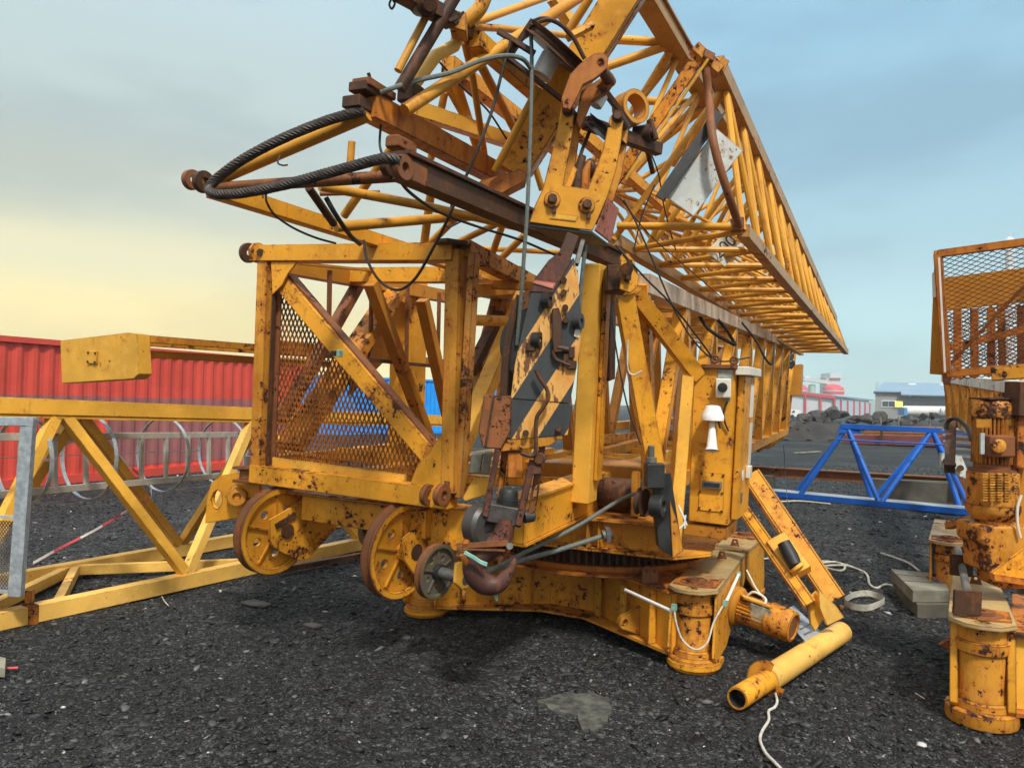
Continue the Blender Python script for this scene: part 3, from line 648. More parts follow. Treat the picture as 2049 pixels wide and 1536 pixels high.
# which end of the list is which: find t so that the strap stands at a pixel column
def pxx(p):
    v = p-C0; d = v.dot(CF); return 1024.5+FP*v.dot(CR)/d, 768-FP*v.dot(CU)/d
def front_at(px_):
    return min((abs(pxx(star_pt(t, .27)[0])[0]-px_), t) for t in np.linspace(0.02, .98, 97))[1]
for x_, z0, z1 in ((1207, .10, .43), (1258, .12, .40)):
    t_ = front_at(x_); p, n_ = star_pt(t_, z0, .05); w_ = V((-n_.y, n_.x, 0)); mb = MB().plate([p-w_*.034, p+w_*.034, p+w_*.034+UP*(z1-z0), p-w_*.034+UP*(z1-z0)], .012, [circ(p+UP*h, n_, .009, 10) for h in (.06, (z1-z0)/2, z1-z0-.05)])
    part('strap', mb, M['yel_clean'], crane, bevel=.002)
for x_ in (1310, 1062, 985):
    t_ = front_at(x_); p, n_ = star_pt(t_, .094, .004); part('stiffener', MB().prism([p, p+n_*.06, p+n_*.05+UP*.355, p+UP*.355], V((-n_.y, n_.x, 0))*.012), M['yel'], crane, bevel=.002)
for x_, z_ in ((1280, .19), (925, .20)):
    t_ = front_at(x_); p, n_ = star_pt(t_, z_, .0); w_ = V((-n_.y, n_.x, 0))
    c_ = p + n_*.12; prof = [p-UP*.10, p+UP*.10] + [c_ + (n_*math.sin(a)+UP*math.cos(a))*.05 for a in np.linspace(0, math.pi, 9)]
    part('tie_lug', MB().plate(prof, .03, [circ(c_, w_, .02, 12)]), M['yel_rusty'], crane, bevel=.003)
for dx in (0, 15):
    p = G(1293+dx, 1166, .475); c_ = p+UP*.085; prof = [p+CR*-.03, p+CR*.03] + [c_ + (CR*math.cos(a)+UP*math.sin(a))*.028 for a in np.linspace(0, math.pi, 8)]
    part('pin_lug', MB().plate([q + HA*0 for q in prof], .016, [circ(c_, CF, .013, 10)]), M['rust'], crane)
t_ = front_at(1137); p, n_ = star_pt(t_, .36, .006)
part('cable_gland', MB().cyl(p, p+n_*.01, .014, 14), M['black'], crane)
part('earth_wire', MB().tube(spline([p, p+n_*.05-UP*.02+HB*-.06, p+HB*-.15+UP*.06+n_*.03]), .004, 6), M['steel'], crane)
part('conduit', MB().tube([G(1246, 1170, .44)+CF*-.12, G(1336, 1212, .44)+CF*-.10], .011, 10), M['white'], crane)
part('conduit', MB().tube([F1+HA*.10-HB*.175+UP*.40, F1+HA*.72-HB*.16+UP*.46], .011, 10), M['white'], crane)
for p in (F1+HA*.10-HB*.175+UP*.40, F1+HA*.72-HB*.16+UP*.46, P(1349, 1214, 4.42)): part('conduit_clip', MB().box(p, HA*.02, HB*.03, UP*.035), M['gtape'], crane)
part('hanging_cable', MB().tube(spline([P(1349, 1216, 4.42), P(1353, 1245, 4.4), P(1366, 1280, 4.38), P(1392, 1299, 4.36), P(1415, 1285, 4.38), P(1428, 1245, 4.42), P(1446, 1212, 4.46)]), .0055, 8), M['wrope'], crane)
part('hanging_cable', MB().tube(spline([P(1494, 1140, 5.3), P(1512, 1175, 5.2), P(1532, 1202, 5.1), P(1538, 1222, 5.0)]), .006, 8), M['cream'], crane)
# slew ring: drum, toothed gear, bolts
SL = V((BC.x, BC.y, 0))
part('turret_drum', MB().lathe(SL, UP, [(.0, .474), (.93, .475), (.93, .487), (.84, .489), (.84, .53), (.0, .53)], 64), M['orange'], crane)
gear = []; NT = 96
for k in range(NT):
    for da, r_ in ((0, .775), (.28, .815), (.62, .815), (.9, .775)): an = 2*math.pi*(k+da)/NT; gear.append(SL+V((math.cos(an)*r_, math.sin(an)*r_, .531)))
part('ring_gear', MB().prism(gear, UP*.09), M['dkrust'], crane, smooth=False)
part('bearing_race', MB().lathe(SL, UP, [(.0, .621), (.79, .622), (.79, .64), (.75, .642), (.75, .66), (0, .66)], 64), M['grease'], crane)
mb = MB()
for k in range(40):
    an = 2*math.pi*k/40; part('bolt', MB().cyl(SL+V((math.cos(an)*.765, math.sin(an)*.765, .641)), SL+V((math.cos(an)*.765, math.sin(an)*.765, .668)), .016, 6), M['steel'], crane, smooth=False) if math.sin(an) < .1 else None
# slewing platform: flanged frame
PF = G(1347, 1120, .665)
def pl(u, v, z): return V((PF.x, PF.y, 0)) + HB*u + HA*v + UP*z
plat = group_of('slewing_platform', crane)
part('bottom_plate', MB().prism([pl(0, 0, .662), pl(1.36, 0, .662), pl(1.36, 1.5, .662), pl(-.05, 1.5, .662), pl(-.19, .25, .662)], UP*.02), M['yel'], plat, bevel=.003)
part('top_plate', MB().prism([pl(.06, -.02, .868), pl(1.36, -.02, .868), pl(1.36, .42, .868), pl(.06, .42, .868)], UP*.02), M['yel_rusty'], plat, bevel=.003)
part('web', MB().prism([pl(.02, .09, .683), pl(1.34, .09, .683), pl(1.34, .09, .8675), pl(.02, .09, .8675)], HA*.014), M['yel'], plat)
for u in (.50, .58, .90, 1.2): part('stiffener', MB().prism([pl(u, .005, .683), pl(u, .089, .683), pl(u, .089, .867), pl(u, .005, .867)], HB*.014), M['yel'], plat, bevel=.002)
part('drive_box', MB().box(pl(.75, .85, .95), HB*.9, HA*.7, UP*.5), M['yel_dark'], plat, bevel=.01)
part('winch_drum', MB().lathe(pl(.25, .35, 1.02), HB, [(.0, 0), (.17, 0), (.17, .02), (.11, .025), (.11, .42), (.17, .425), (.17, .45), (0, .45)], 28), M['dkrust'], plat)
part('winch_post', MB().bar(pl(.30, .16, .9), pl(.30, .16, 1.2), .05, .05, HA), M['yel_dark'], plat)
part('winch_post', MB().bar(pl(.62, .2, .9), pl(.62, .2, 1.15), .04, .04, HA), M['yel_dark'], plat)
# side beams along the crane
bm_b = -.60
A0, A1 = PB(1035, 1028, bm_b), PB(1330, 908, bm_b)
part('side_beam', MB().ibeam(PB(1028, 1044, bm_b), PB(1190, 978, bm_b), .16, .27, .016, KC).bar(PB(1028, 1044, bm_b), PB(1190, 978, bm_b), .13, .24, KC), M['yel'], plat, bevel=.003)
part('side_beam', MB().bar(PB(1192, 966, bm_b-.02), PB(1335, 912, bm_b-.02), .12, .13, KC), M['yel_clean'], plat, bevel=.004)
part('side_beam', MB().bar(cr(.2, .75, -.08), cr(3, .75, -.08), .16, .26, KC), M['yel'], plat, bevel=.004)
# cross beam with the two big rope sheaves
CB0, CB1 = PA(600, 1003, .18), PA(905, 1058, .18)
part('cross_beam', MB().bar(PA(620, 1010, .16), PA(868, 1046, .16), .18, .185, KC), M['yel'], plat, bevel=.004)
part('cross_beam_flange', MB().bar(PA(575, 978, .14), PA(862, 1012, .14), .26, .018, KC), M['yel_rusty'], plat, bevel=.003)
part('end_block', MB().bar(PA(872, 1046, .22), PA(1010, 1068, .22), .2, .27, KC), M['yel'], plat, bevel=.005)
def sheave(c, ax, R, w, mat, holes=5, name='rope_sheave', hub=.055, hubm=None):
    """grooved rope wheel: rim, dished web with round holes, ribs and hub"""
    ax = ax.normalized(); g = group_of(name, crane)
    part('rim', MB().lathe(c, ax, [(R*.88, -w*.40), (R, -w*.42), (R*1.0, -w*.36), (R*.90, -w*.10), (R*.90, w*.10), (R*1.0, w*.36), (R, w*.42), (R*.88, w*.40), (R*.88, -w*.40)], 56), M['rust'], g)
    u = ax.orthogonal().normalized(); hs = [circ(c + (u*math.cos(a)+ax.cross(u)*math.sin(a))*R*.52, ax, R*.10, 14) for a in np.linspace(.35, .35+2*math.pi, holes, endpoint=False)]
    part('web', MB().plate(circ(c, ax, R*.89, 48), w*.30, hs), mat, g)
    for e in (-1, 1): part('flange', MB().lathe(c, ax, [(R*.84, e*w*.2), (R*.86, e*w*.46), (R*.975, e*w*.46), (R*.985, e*w*.425), (R*.84, e*w*.2)], 56), mat, g)
    for k in range(holes):
        a = .35+2*math.pi*(k+.5)/holes; d = u*math.cos(a)+ax.cross(u)*math.sin(a); part('rib', MB().bar(c+d*hub, c+d*R*.8, .012, w*.66, ax), mat, g)
    part('hub', MB().lathe(c, ax, [(0, -w*.8), (hub, -w*.8), (hub, w*.8), (0, w*.8)], 24), hubm or mat, g)
    return g
SAX = (KB*-1 + KA*-.16 + UP*-.02).normalized()      # towards the right and a little to the camera
def at_d(x, y, d): return P(x, y, d)
s1 = P(549, 1061, 5.27); s2 = P(800, 1101, 4.84)
sheave(s1, SAX, .305, .095, M['yel'], 5)
sheave(s2, SAX, .308, .095, M['yel'], 5)
def flat(pts, p0, nrm): return [PL(x, y, p0, nrm) for x, y in pts]
c1 = s1 + SAX*.085
part('sheave_cheek', MB().plate(flat([(538, 1040), (628, 988), (627, 1037), (681, 1045), (616, 1116), (595, 1121), (548, 1097), (538, 1082)], c1, SAX), .022), M['yel'], plat, bevel=.003)
part('axle_pin', MB().cyl(PL(572, 1061, c1, SAX)-SAX*.14, PL(572, 1061, c1, SAX)+SAX*.03, .05, 24), M['dkrust'], plat, bevel=.004)
part('axle_keeper', MB().bar(PL(548, 1052, c1, SAX)+SAX*.02, PL(588, 1028, c1, SAX)+SAX*.02, .04, .016, SAX), M['dkrust'], plat, bevel=.003)
c2 = s2 + SAX*.085
part('sheave_cheek', MB().plate(flat([(801, 1080), (877, 1017), (935, 1010), (905, 1130), (858, 1160), (826, 1148), (806, 1118)], c2, SAX), .022), M['yel'], plat, bevel=.003)
part('axle_pin', MB().cyl(PL(831, 1103, c2, SAX)-SAX*.14, PL(831, 1103, c2, SAX)+SAX*.018, .052, 24), M['dkrust'], plat, bevel=.004)
s3 = P(872, 1142, 4.66)
g3 = sheave(s3, SAX, .172, .06, plain('worn_grey_yellow_wheel', (.26, .20, .09), .6, .5, 9, second=(.10, .095, .08)), 5, 'guide_sheave', .05, M['grease'])
part('guide_shaft', MB().cyl(s3-SAX*.02, s3+SAX*.24, .036, 20), M['steel'], plat)
part('guide_bracket', MB().plate(flat([(912, 1126), (930, 1122), (944, 1150), (940, 1172), (922, 1178), (909, 1165)], s3+SAX*.23, SAX), .02), M['yel_clean'], plat)
# ---------------------------------------------------------------- front box of the tower
tower = group_of('tower_front', crane)
Y = M['yel']; YR = M['yel_rusty']
part('post', MB().bar(PA(520, 955, 0), PA(537, 500, 0), .10, .11, KA), YR, tower, bevel=.005)
part('post_angle', MB().angle(PA(541, 945, .02), PA(557, 520, .02), .05, .05, .008, KA), M['rust'], tower)
part('post_seam', MB().bar(PA(535, 930, -.03), PA(550, 545, -.03), .012, .03, KA), M['dkrust'], tower)
part('post', MB().bar(PA(903, 985, .0), PA(914, 500, .0), .10, .11, KA), YR, tower, bevel=.005)
part('post', MB().bar(cr(.02, -.10, -.02), cr(.02, -.10, 1.50), .075, .05, KB), M['worn'], tower, bevel=.004)
part('top_beam', MB().bar(PA(512, 509, -.002), PA(915, 506, -.002), .13, .115, KC), Y, tower, bevel=.005)
part('corner_plate', MB().prism([PC(870, 478, 1.56)+V((0, 0, 0)), PC(895, 476, 1.56), PC(935, 482, 1.56), PC(945, 493, 1.56), PC(920, 497, 1.56), PC(880, 490, 1.56)], UP*-.02), M['dkrust'], tower)
part('bottom_beam', MB().bar(PA(512, 946, -.002), PA(905, 997, -.002), .14, .125, KC), Y, tower, bevel=.005)
part('kick_strip', MB().bar(PA(546, 926, .03), PA(812, 962, .03), .02, .085, KC), M['yel_clean'], tower, bevel=.003)
part('diagonal_brace', MB().bar(PA(562, 560, .01), PA(866, 918, .01), .07, .115, KA.cross(PA(866, 918, 0)-PA(562, 560, 0))), Y, tower, bevel=.005)
part('diagonal_brace_flange', MB().bar(PA(583, 550, .05), PA(880, 900, .05), .085, .012, KA.cross(PA(866, 918, 0)-PA(562, 560, 0))), M['rust'], tower)
part('gusset', MB().plate([PA(x, y, -.045) for x, y in ((543, 524), (596, 524), (577, 548), (566, 570), (546, 590))], .014), Y, tower, bevel=.002)
part('gusset', MB().plate([PA(x, y, -.045) for x, y in ((822, 966), (836, 930), (860, 905), (880, 872), (892, 870), (892, 976), (870, 985))], .014), Y, tower, bevel=.002)
for xx, oo in ((497, .09), (516, -.01)):
    c_ = PA(xx, 506, -.02); part('pin_lug', MB().plate([c_+KB*-.1+KC*-.055, c_+KC*-.075]+[c_+(KB*math.sin(a)+KC*math.cos(a))*.075 for a in np.linspace(math.pi*.95, 0, 10)]+[c_+KB*-.1+KC*.06], .025, [circ(c_, KA, .026, 14)]) if False else MB().lathe(c_+KA*0, SAX, [(.022, -.016), (.072, -.016), (.072, .016), (.022, .016), (.022, -.016)], 24), M['dkrust'] if xx < 510 else YR, tower, bevel=.003)
part('pin_bolt', MB().cyl(PA(521, 505, -.05), PA(521, 505, -.08), .028, 6), M['dkrust'], tower, smooth=False)
for xx, dd in ((857, -.02), (884, -.06)):
    c_ = PA(xx, 990, dd-.05); part('pin_lug', MB().lathe(c_, SAX, [(.026, -.02), (.068, -.02), (.068, .02), (.026, .02), (.026, -.02)], 24).bar(c_+KA*.05+KC*.02, c_+KA*.12+KC*.02, .04, .12, KC), M['rust'], tower, bevel=.003)
part('bolt_bracket', MB().bar(PA(478, 934, .0), PA(528, 936, .0), .13, .02, KC).bar(PA(486, 948, .0), PA(508, 949, .0), .07, .07, KC).bar(PA(478, 960, .0), PA(528, 962, .0), .13, .02, KC), M['rust'], tower, bevel=.003)
part('bolt', MB().cyl(PA(493, 930, .0), PA(495, 912, .0), .022, 6), M['steel'], tower, smooth=False)
part('bearing_plate', MB().plate(flat([(413, 1046), (416, 1000), (425, 965), (446, 950), (478, 945), (524, 950), (522, 1010), (492, 1034)], cr(.06, 1.6, -.1), KA), .03, [flat([(437+11*math.cos(a), 998+19*math.sin(a)) for a in np.linspace(0, 2*math.pi, 14, endpoint=False)], cr(.06, 1.6, -.1), KA)]), Y, tower, bevel=.004)
hb_ = PL(475, 988, cr(.06, 1.6, -.1), KA); part('bearing_hub', MB().lathe(hb_, SAX*.75-KA*.65, [(0, -.05), (.075, -.05), (.075, .05), (.066, .055), (.066, .12), (.03, .12), (.025, .10), (0, .10)], 28), M['yel_rusty'], tower)
# left face, seen through the front
LB = 1.60
def lb(x, y, b=LB): return PB(x, y, b)
part('top_chord', MB().bar(lb(548, 528), lb(905, 596), .11, .12, KC), M['yel_dark'], tower, bevel=.004)
part('top_chord_strip', MB().bar(lb(600, 527, 1.45), lb(890, 556, 1.2), .05, .02, KC), M['yel_dark'], tower)
part('cross_beam', MB().bar(cr(.95, 1.6, 1.50), cr(.95, 0, 1.50), .10, .12, KC), Y, tower, bevel=.004)
part('cross_beam', MB().bar(cr(.95, 1.6, .02), cr(.95, -.1, .02), .10, .10, KC), Y, tower, bevel=.004)
part('bottom_chord', MB().bar(cr(.05, 1.6, .0), cr(3.2, 1.6, .0), .1, .11, KC), Y, tower, bevel=.004)
part('brace', MB().bar(lb(722, 560), lb(562, 842), .07, .10, KB), M['rust'], tower, bevel=.004)
part('brace', MB().bar(lb(790, 582, 1.5), lb(580, 895, 1.5), .09, .21, KB), M['yel_rusty'], tower, bevel=.004)
part('brace', MB().bar(lb(742, 566, 1.3), lb(862, 890, 1.3), .09, .10, KB), M['yel_dark'], tower, bevel=.004)
part('brace', MB().bar(lb(845, 600, 1.1), lb(896, 830, 1.1), .08, .10, KB), M['yel_dark'], tower, bevel=.004)
for (x, y0, y1) in ((660, 541, 712), (744, 556, 722), (816, 572, 728), (879, 585, 733)):
    part('rail_rod', MB().bar(lb(x, y0, 1.42), lb(x-3, y1, 1.42), .030, .030, KA), M['rust'], tower, bevel=.003)
part('guard_rail', MB().bar(lb(652, 712, 1.42), lb(905, 736, 1.42), .035, .03, KC), M['dkrust'], tower)
part('guard_rail', MB().bar(lb(560, 694, 1.75), lb(905, 730, 1.75), .04, .10, KC), M['yel_dark'], tower)
part('insulator', MB().box(PA(680, 707, -.1), KB*.03, KA*.04, KC*.045), M['gtape'], tower, bevel=.004)
part('insulator_clamp', MB().box(PA(670, 707, -.09), KB*.035, KA*.05, KC*.035), M['black'], tower, bevel=.004)
# expanded metal
def expanded(mb, p0, eu, ev, inside, du, dv, w, th, nrm):
    """diamond lattice: zigzag strands running along ev, spaced du, diamond length dv"""
    U, V_ = eu.length, ev.length; eu = eu.normalized(); ev = ev.normalized()
    for i in range(int(U/du*2)+1):
        pts = [(i*du/2 + (du/2 if (j+i) % 2 else 0), j*dv/2) for j in range(int(V_/(dv/2))+2)]
        for (u0, v0), (u1, v1) in zip(pts, pts[1:]):
            if max(u0, u1) <= U+1e-4 and v1 <= V_+1e-4 and inside(p0+eu*((u0+u1)/2)+ev*((v0+v1)/2)): mb.bar(p0+eu*u0+ev*v0, p0+eu*u1+ev*v1, w, th, nrm)
    return mb
def in_poly(poly):
    def f(p):
        x, y = pxx(p); c = False; j = len(poly)-1
        for i in range(len(poly)):
            (xi, yi), (xj, yj) = poly[i], poly[j]
            if (yi > y) != (yj > y) and x < (xj-xi)*(y-yi)/(yj-yi)+xi: c = not c
            j = i
        return c
    return f
mp = cr(.06, 1.55, .02)
mb = expanded(MB(), cr(.06, 1.58, .02), KB*-1.5, KC*1.5, in_poly([(552, 560), (584, 560), (862, 905), (835, 960), (540, 935)]), .037, .078, .0100, .006, KA)
part('mesh_panel', mb, M['orange'], tower, smooth=False)
# right face of the front box
part('top_chord', MB().bar(PB(925, 497, -.02), PB(1075, 574, -.02), .11, .11, KC), M['worn'], tower, bevel=.005)
part('diagonal_leg', MB().bar(PB(1062, 560, .10), PB(903, 940, .10), .10, .12, KB), M['yel_clean'], tower, bevel=.005)
part('tube_rail', MB().tube([PB(930, 640, -.05), PB(1012, 642, -.05)], .036, 14), Y, tower)
part('top_rail', MB().bar(PB(940, 582, .1), PB(1050, 575, .3), .09, .09, KC), Y, tower, bevel=.004)
part('brace', MB().bar(PB(1000, 628, .25), PB(940, 745, .25), .07, .08, KB), M['dkrust'], tower, bevel=.003)
part('brace', MB().bar(PB(1012, 690, .3), PB(1000, 860, .3), .06, .08, KB), Y, tower, bevel=.003)
for x in (985, 1022): part('rail_rod', MB().bar(PB(x, 612, .3), PB(x-2, 760, .3), .03, .03, KA), M['rust'], tower)
part('guard_rail', MB().bar(PB(930, 733, .3), PB(1040, 728, .3), .04, .05, KC), M['dkrust'], tower)
mb = expanded(MB(), cr(2.6, .85, .85), KB*-.7, KC*.5, lambda p: True, .09, .045, .010, .004, KA); part('mesh_panel', mb, M['yel_pale'], tower, smooth=False)
for (x0, y0, x1, y1, b, m_) in ((1090, 938, 1280, 886, .05, 'yel_rusty'), (935, 940, 1100, 905, .35, 'yel'), (1010, 880, 1200, 862, 1.2, 'yel'), (930, 852, 1100, 840, 1.6, 'yel'), (1190, 855, 1390, 838, .5, 'yel_clean'), (1195, 880, 1385, 862, .2, 'yel_rusty')):
    part('floor_beam', MB().bar(PB(x0, y0, b), PB(x1, y1, b), .10, .10, KC), M[m_], tower, bevel=.004)
# slewing columns
part('column', MB().bar(PB(1168, 1004, -.72), PB(1192, 530, -.72), .125, .17, KA), M['yel_clean'], plat, bevel=.012)
part('column_rib', MB().bar(PB(1196, 960, -.80), PB(1216, 545, -.80), .03, .09, KA), M['yel'], plat, bevel=.004)
part('column_flange', MB().bar(PB(1221, 760, -.79), PB(1224, 540, -.79), .03, .12, KA), M['dkrust'], plat, bevel=.003)
part('column', MB().bar(PB(812, 905, 1.74), PB(820, 565, 1.74), .26, .26, KA), M['yel'], plat, bevel=.010)
part('column_gusset', MB().plate([PB(x, y, 1.70) for x, y in ((700, 700), (735, 640), (800, 600), (850, 640), (700, 790))], .02), M['yel_dark'], plat)
part('hinge_box', MB().box(P(1232, 560, 4.72), CR*.13, CF*.2, CU*.16), M['dkrust'], plat, bevel=.006)
hp = [(1240, 512), (1256, 506), (1268, 520), (1279, 552), (1276, 574), (1262, 586), (1240, 578), (1244, 545)]
part('hinge_plate', MB().prism([P(x, y, 4.50) for x, y in hp], CF*.03), M['yel'], plat, bevel=.003)
part('hinge_pin', MB().cyl(P(1255, 538, 4.51), P(1254, 538, 4.455), .036, 24).bar(P(1257, 560, 4.475), P(1260, 520, 4.475), .03, .03, CF), M['dkrust'], plat)
part('strut', MB().bar(P(1248, 590, 4.60), P(1340, 1106, 4.75), .115, .12, CF), M['yel'], plat, bevel=.008)
part('strut', MB().bar(P(1268, 585, 4.72), P(1396, 752, 5.0), .10, .10, CF), M['yel'], plat, bevel=.006)
part('strut', MB().bar(P(1374, 740, 5.0), P(1346, 1090, 4.85), .085, .12, CF), M['yel_clean'], plat, bevel=.006)
part('strut_foot', MB().prism([P(x, y, 4.62) for x, y in ((1305, 950), (1342, 945), (1366, 1100), (1345, 1114), (1318, 1095))], CF*.09), M['grease'], plat, bevel=.004)
part('strut_face', MB().prism([P(x, y, 4.61) for x, y in ((1340, 1000), (1358, 1050), (1367, 1102), (1346, 1116))], CF*.02), M['yel_rusty'], plat)
part('jack', MB().lathe(P(1316, 1012, 4.60), (CF*-.5+CR*.86), [(.030, -.04), (.068, -.04), (.068, .04), (.034, .042), (.030, .0)], 28).box(P(1309, 950, 4.62), CR*.11, CF*.12, CU*.15), M['grease'], plat, bevel=.006)
part('jack_bolt', MB().lathe(P(1303, 925, 4.60), CU, [(0, 0), (.034, 0), (.034, .03), (.02, .035), (.02, .10), (.014, .105), (0, .105)], 18), M['steel'], plat)
part('small_pulley', MB().lathe(P(1284, 1003, 4.70), SAX, [(0, -.02), (.085, -.02), (.07, -.006), (.07, .006), (.085, .02), (0, .02)], 28), M['dkrust'], plat)
part('cable_tail', MB().tube(spline([P(1357, 1010, 4.7), P(1366, 1030, 4.68), P(1374, 1050, 4.68)]), .006, 6).tube(spline([P(1372, 1030, 4.68), P(1368, 1048, 4.68), P(1356, 1060, 4.68)]), .006, 6).tube([P(1370, 1032, 4.68), P(1370, 1056, 4.68)], .006, 6), M['white'], plat)
# bearing block and hinge bracket behind the hook
part('bracket', MB().prism([P(x, y, 4.62) for x, y in ((948, 952), (983, 955), (972, 990), (930, 1003), (925, 996))], KA*.1), M['yel_clean'], plat, bevel=.004)
part('bearing_block', MB().box(P(953, 925, 4.62), CR*.07, CF*.12, CU*.12+CR*.02).box(P(974, 925, 4.60), CR*.05, CF*.12, CU*.13+CR*.02), plain('grey_green_casting', (.16, .16, .12), .6, .3, 12), plat, bevel=.006)
# ---------------------------------------------------------------- lattice mast lying along the crane
def lattice(parent, c0, c1, d0, d1, bays, r, mat, kind='tube', zig=True, skip=0, last=True, name='brace', up=UP, cross=False):
    """zigzag bracing between two chords c0->c1 and d0->d1"""
    for k in range(skip, bays):
        t0, t1 = k/bays, (k+1)/bays
        ends = [(c0.lerp(c1, t0), d0.lerp(d1, t0+.5/bays)), (d0.lerp(d1, t0+.5/bays), c0.lerp(c1, t1))] if zig else [(c0.lerp(c1, t0), d0.lerp(d1, t1))]
        if cross: ends.append((c0.lerp(c1, t0), d0.lerp(d1, t0)))
        for a, b in ends:
            if kind == 'tube': part(name, MB().tube([a, b], r, 8), mat, parent)
            else: part(name, MB().bar(a, b, r*2, r*2.2, up), mat, parent, bevel=.004)
mast = group_of('mast', crane)
TR0, TR1 = PB(1282, 567, -1.0), P(1588, 696, 14.5)
ma = TR1-TR0
TL0, TL1 = TR0+KB*1.3, TR1+KB*1.3
BR0, BR1 = TR0-KC*1.40, P(1572, 862, 14.5); BL0, BL1 = BR0+KB*1.3, BR1+KB*1.3
for a, b, m_, w in ((TR0, TR1, 'pale_chord', .12), (TL0, TL1, 'pale_chord', .12), (BR0+KA*.4, BR1, 'yel', .11), (BL0, BL1, 'yel', .11)): part('chord', MB().bar(a, b, w, w*1.05, KC), M[m_], mast, bevel=.004)
lattice(mast, TR0, TR1, BR0, BR1, 9, .045, M['yel'], 'bar', up=KB, skip=0)
lattice(mast, BL0, BL1, TL0, TL1, 9, .045, M['yel_dark'], 'bar', up=KB)
lattice(mast, TL0, TL1, TR0, TR1, 9, .028, M['yel_dark'], 'bar', up=KC)
lattice(mast, BL0, BL1, BR0+KA*.4, BR1, 9, .03, M['yel'], 'bar', up=KC)
part('end_frame', MB().bar(TR1, BR1, .11, .11, KB).bar(TL1, BL1, .11, .11, KB).bar(BR1, BL1, .11, .11, KC).bar(TR1-KC*.01, TL1-KC*.01, .1, .1, KC), M['yel'], mast)
part('end_arm', MB().tube([P(1520, 892, 13.6), P(1538, 893, 13.6), P(1566, 872, 13.8)], .05, 8), M['yel_rusty'], mast)
part('end_rail', MB().bar(P(1500, 862, 13.2), P(1566, 836, 14.2), .10, .13, KC), M['pale_chord'], mast)
part('end_bracket', MB().bar(P(1523, 848, 13.7), P(1523, 888, 13.6), .09, .09, KA).bar(P(1510, 895, 13.6), P(1535, 878, 13.6), .12, .2), M['rust'], mast)
part('end_plate', MB().prism([P(1576, 731, 14.35), P(1605, 728, 14.35), P(1602, 792, 14.35), P(1574, 791, 14.35)], KA*.35), M['yel_dark'], mast, bevel=.01)
# ---------------------------------------------------------------- the jib sections folded on top
jib = group_of('jib', crane)
JL0, JL1 = P(1228, 480, 5.40), P(1603, 706, 13.9)
JR0, JR1 = P(1487, 462, 5.0), P(1693, 704, 13.1)
JT0, JT1 = P(1432, 128, 5.15), P(1669, 640, 13.3)
for a, b, m_, w in ((JL0, JL1, 'chord', .085), (JR0, JR1, 'chord', .080), (JT0, JT1, 'chord', .105)): part('chord', MB().bar(a, b, w, w*1.08, (KC if m_ else KB)), M[m_], jib, bevel=.004)
part('end_bar', MB().tube([P(1236, 452, 5.36), P(1478, 454, 5.0)], .026, 12), M['jib_tube'], jib)
part('tip_bar', MB().bar(JR1, JT1, .07, .07, KA), M['chord'], jib)
NJ = 15
lattice(jib, JR0, JR1, JL0, JL1, NJ, .023, M['jib_tube'])
lattice(jib, JR0, JR1, JT0, JT1, NJ, .023, M['jib_tube'])
lattice(jib, JL0, JL1, JT0, JT1, NJ, .023, M['jib_tube'])
part('end_leg', MB().bar(P(1405, 105, 5.1), P(1190, 420, 5.3), .085, .10, CF), M['yel_rusty'], jib, bevel=.005)
part('end_leg_flange', MB().bar(P(1415, 122, 5.02), P(1250, 362, 5.2), .02, .12, CF), M['yel_clean'], jib)
part('head_bar', MB().bar(P(1388, 96, 5.08), P(1440, 145, 5.08), .07, .09, CF), M['yel_rusty'], jib, bevel=.004)
part('head_lug', MB().prism([P(x, y, 5.05) for x, y in ((1436, 130), (1446, 113), (1460, 122), (1448, 146))], CF*.06), M['yel_rusty'], jib, bevel=.003)
part('head_lug', MB().prism([P(x, y, 5.0) for x, y in ((1411, 96), (1432, 107), (1428, 122), (1408, 112))], CF*.09), M['rust'], jib, bevel=.003)
part('rusty_stay', MB().tube(spline([P(1412, 138, 5.0), P(1419, 200, 5.0), P(1424, 262, 4.80), P(1436, 320, 4.76), P(1458, 390, 4.80), P(1479, 452, 4.97)]), .027, 12), M['rust'], jib)
part('node_block', MB().box(P(1475, 450, 5.0), CR*.07, CF*.09, CU*.09), M['rust'], jib, bevel=.006)
# upper section with the heavy chord
T10, T11 = P(1288, -20, 5.15), P(1530, 387, 8.9)
jib2 = group_of('upper_jib', crane)
part('chord', MB().ibeam(T10, T11, .15, .15, .02, KC).bar(T10, T11, .11, .12, KC), M['chord'], jib2, bevel=.003)
Q40, Q41 = P(885, 20, 3.55), P(1400, 477, 7.4)
P10, P11 = P(424, 378, 3.75), P(1130, 600, 7.6)
P20, P21 = P(800, 330, 3.2), P(1236, 520, 5.3)
P30, P31 = P(735, 212, 3.42), P(1000, 352, 4.55)
P50, P51 = P(896, 128, 4.1), P(1330, 465, 8.0)
part('chord', MB().bar(P10, P11, .085, .085, KC), M['yel'], jib2, bevel=.004)
part('chord', MB().ibeam(P20, P21, .10, .125, .02, KC).bar(P20, P21, .06, .09, KC), M['dkrust'], jib2, bevel=.003)
part('chord', MB().bar(P30, P31, .10, .115, KC), M['orange'], jib2, bevel=.005)
part('chord', MB().bar(P(950, 78, 3.75), Q41, .075, .085, KC), M['yel'], jib2, bevel=.004)
part('chord', MB().bar(P50, P51, .085, .085, KC), M['yel'], jib2, bevel=.004)
def stretch(a, b, d): return a.lerp(b, (d-dep(a))/(dep(b)-dep(a)))
T12, Q42, P52 = stretch(T10, T11, 13.0), stretch(Q40, Q41, 12.6), stretch(P50, P51, 12.8)
for p, q in ((T11, T12), (Q41, Q42), (P51, P52)): part('chord', MB().bar(p, q, .08, .085, KC), M['yel'], jib2)
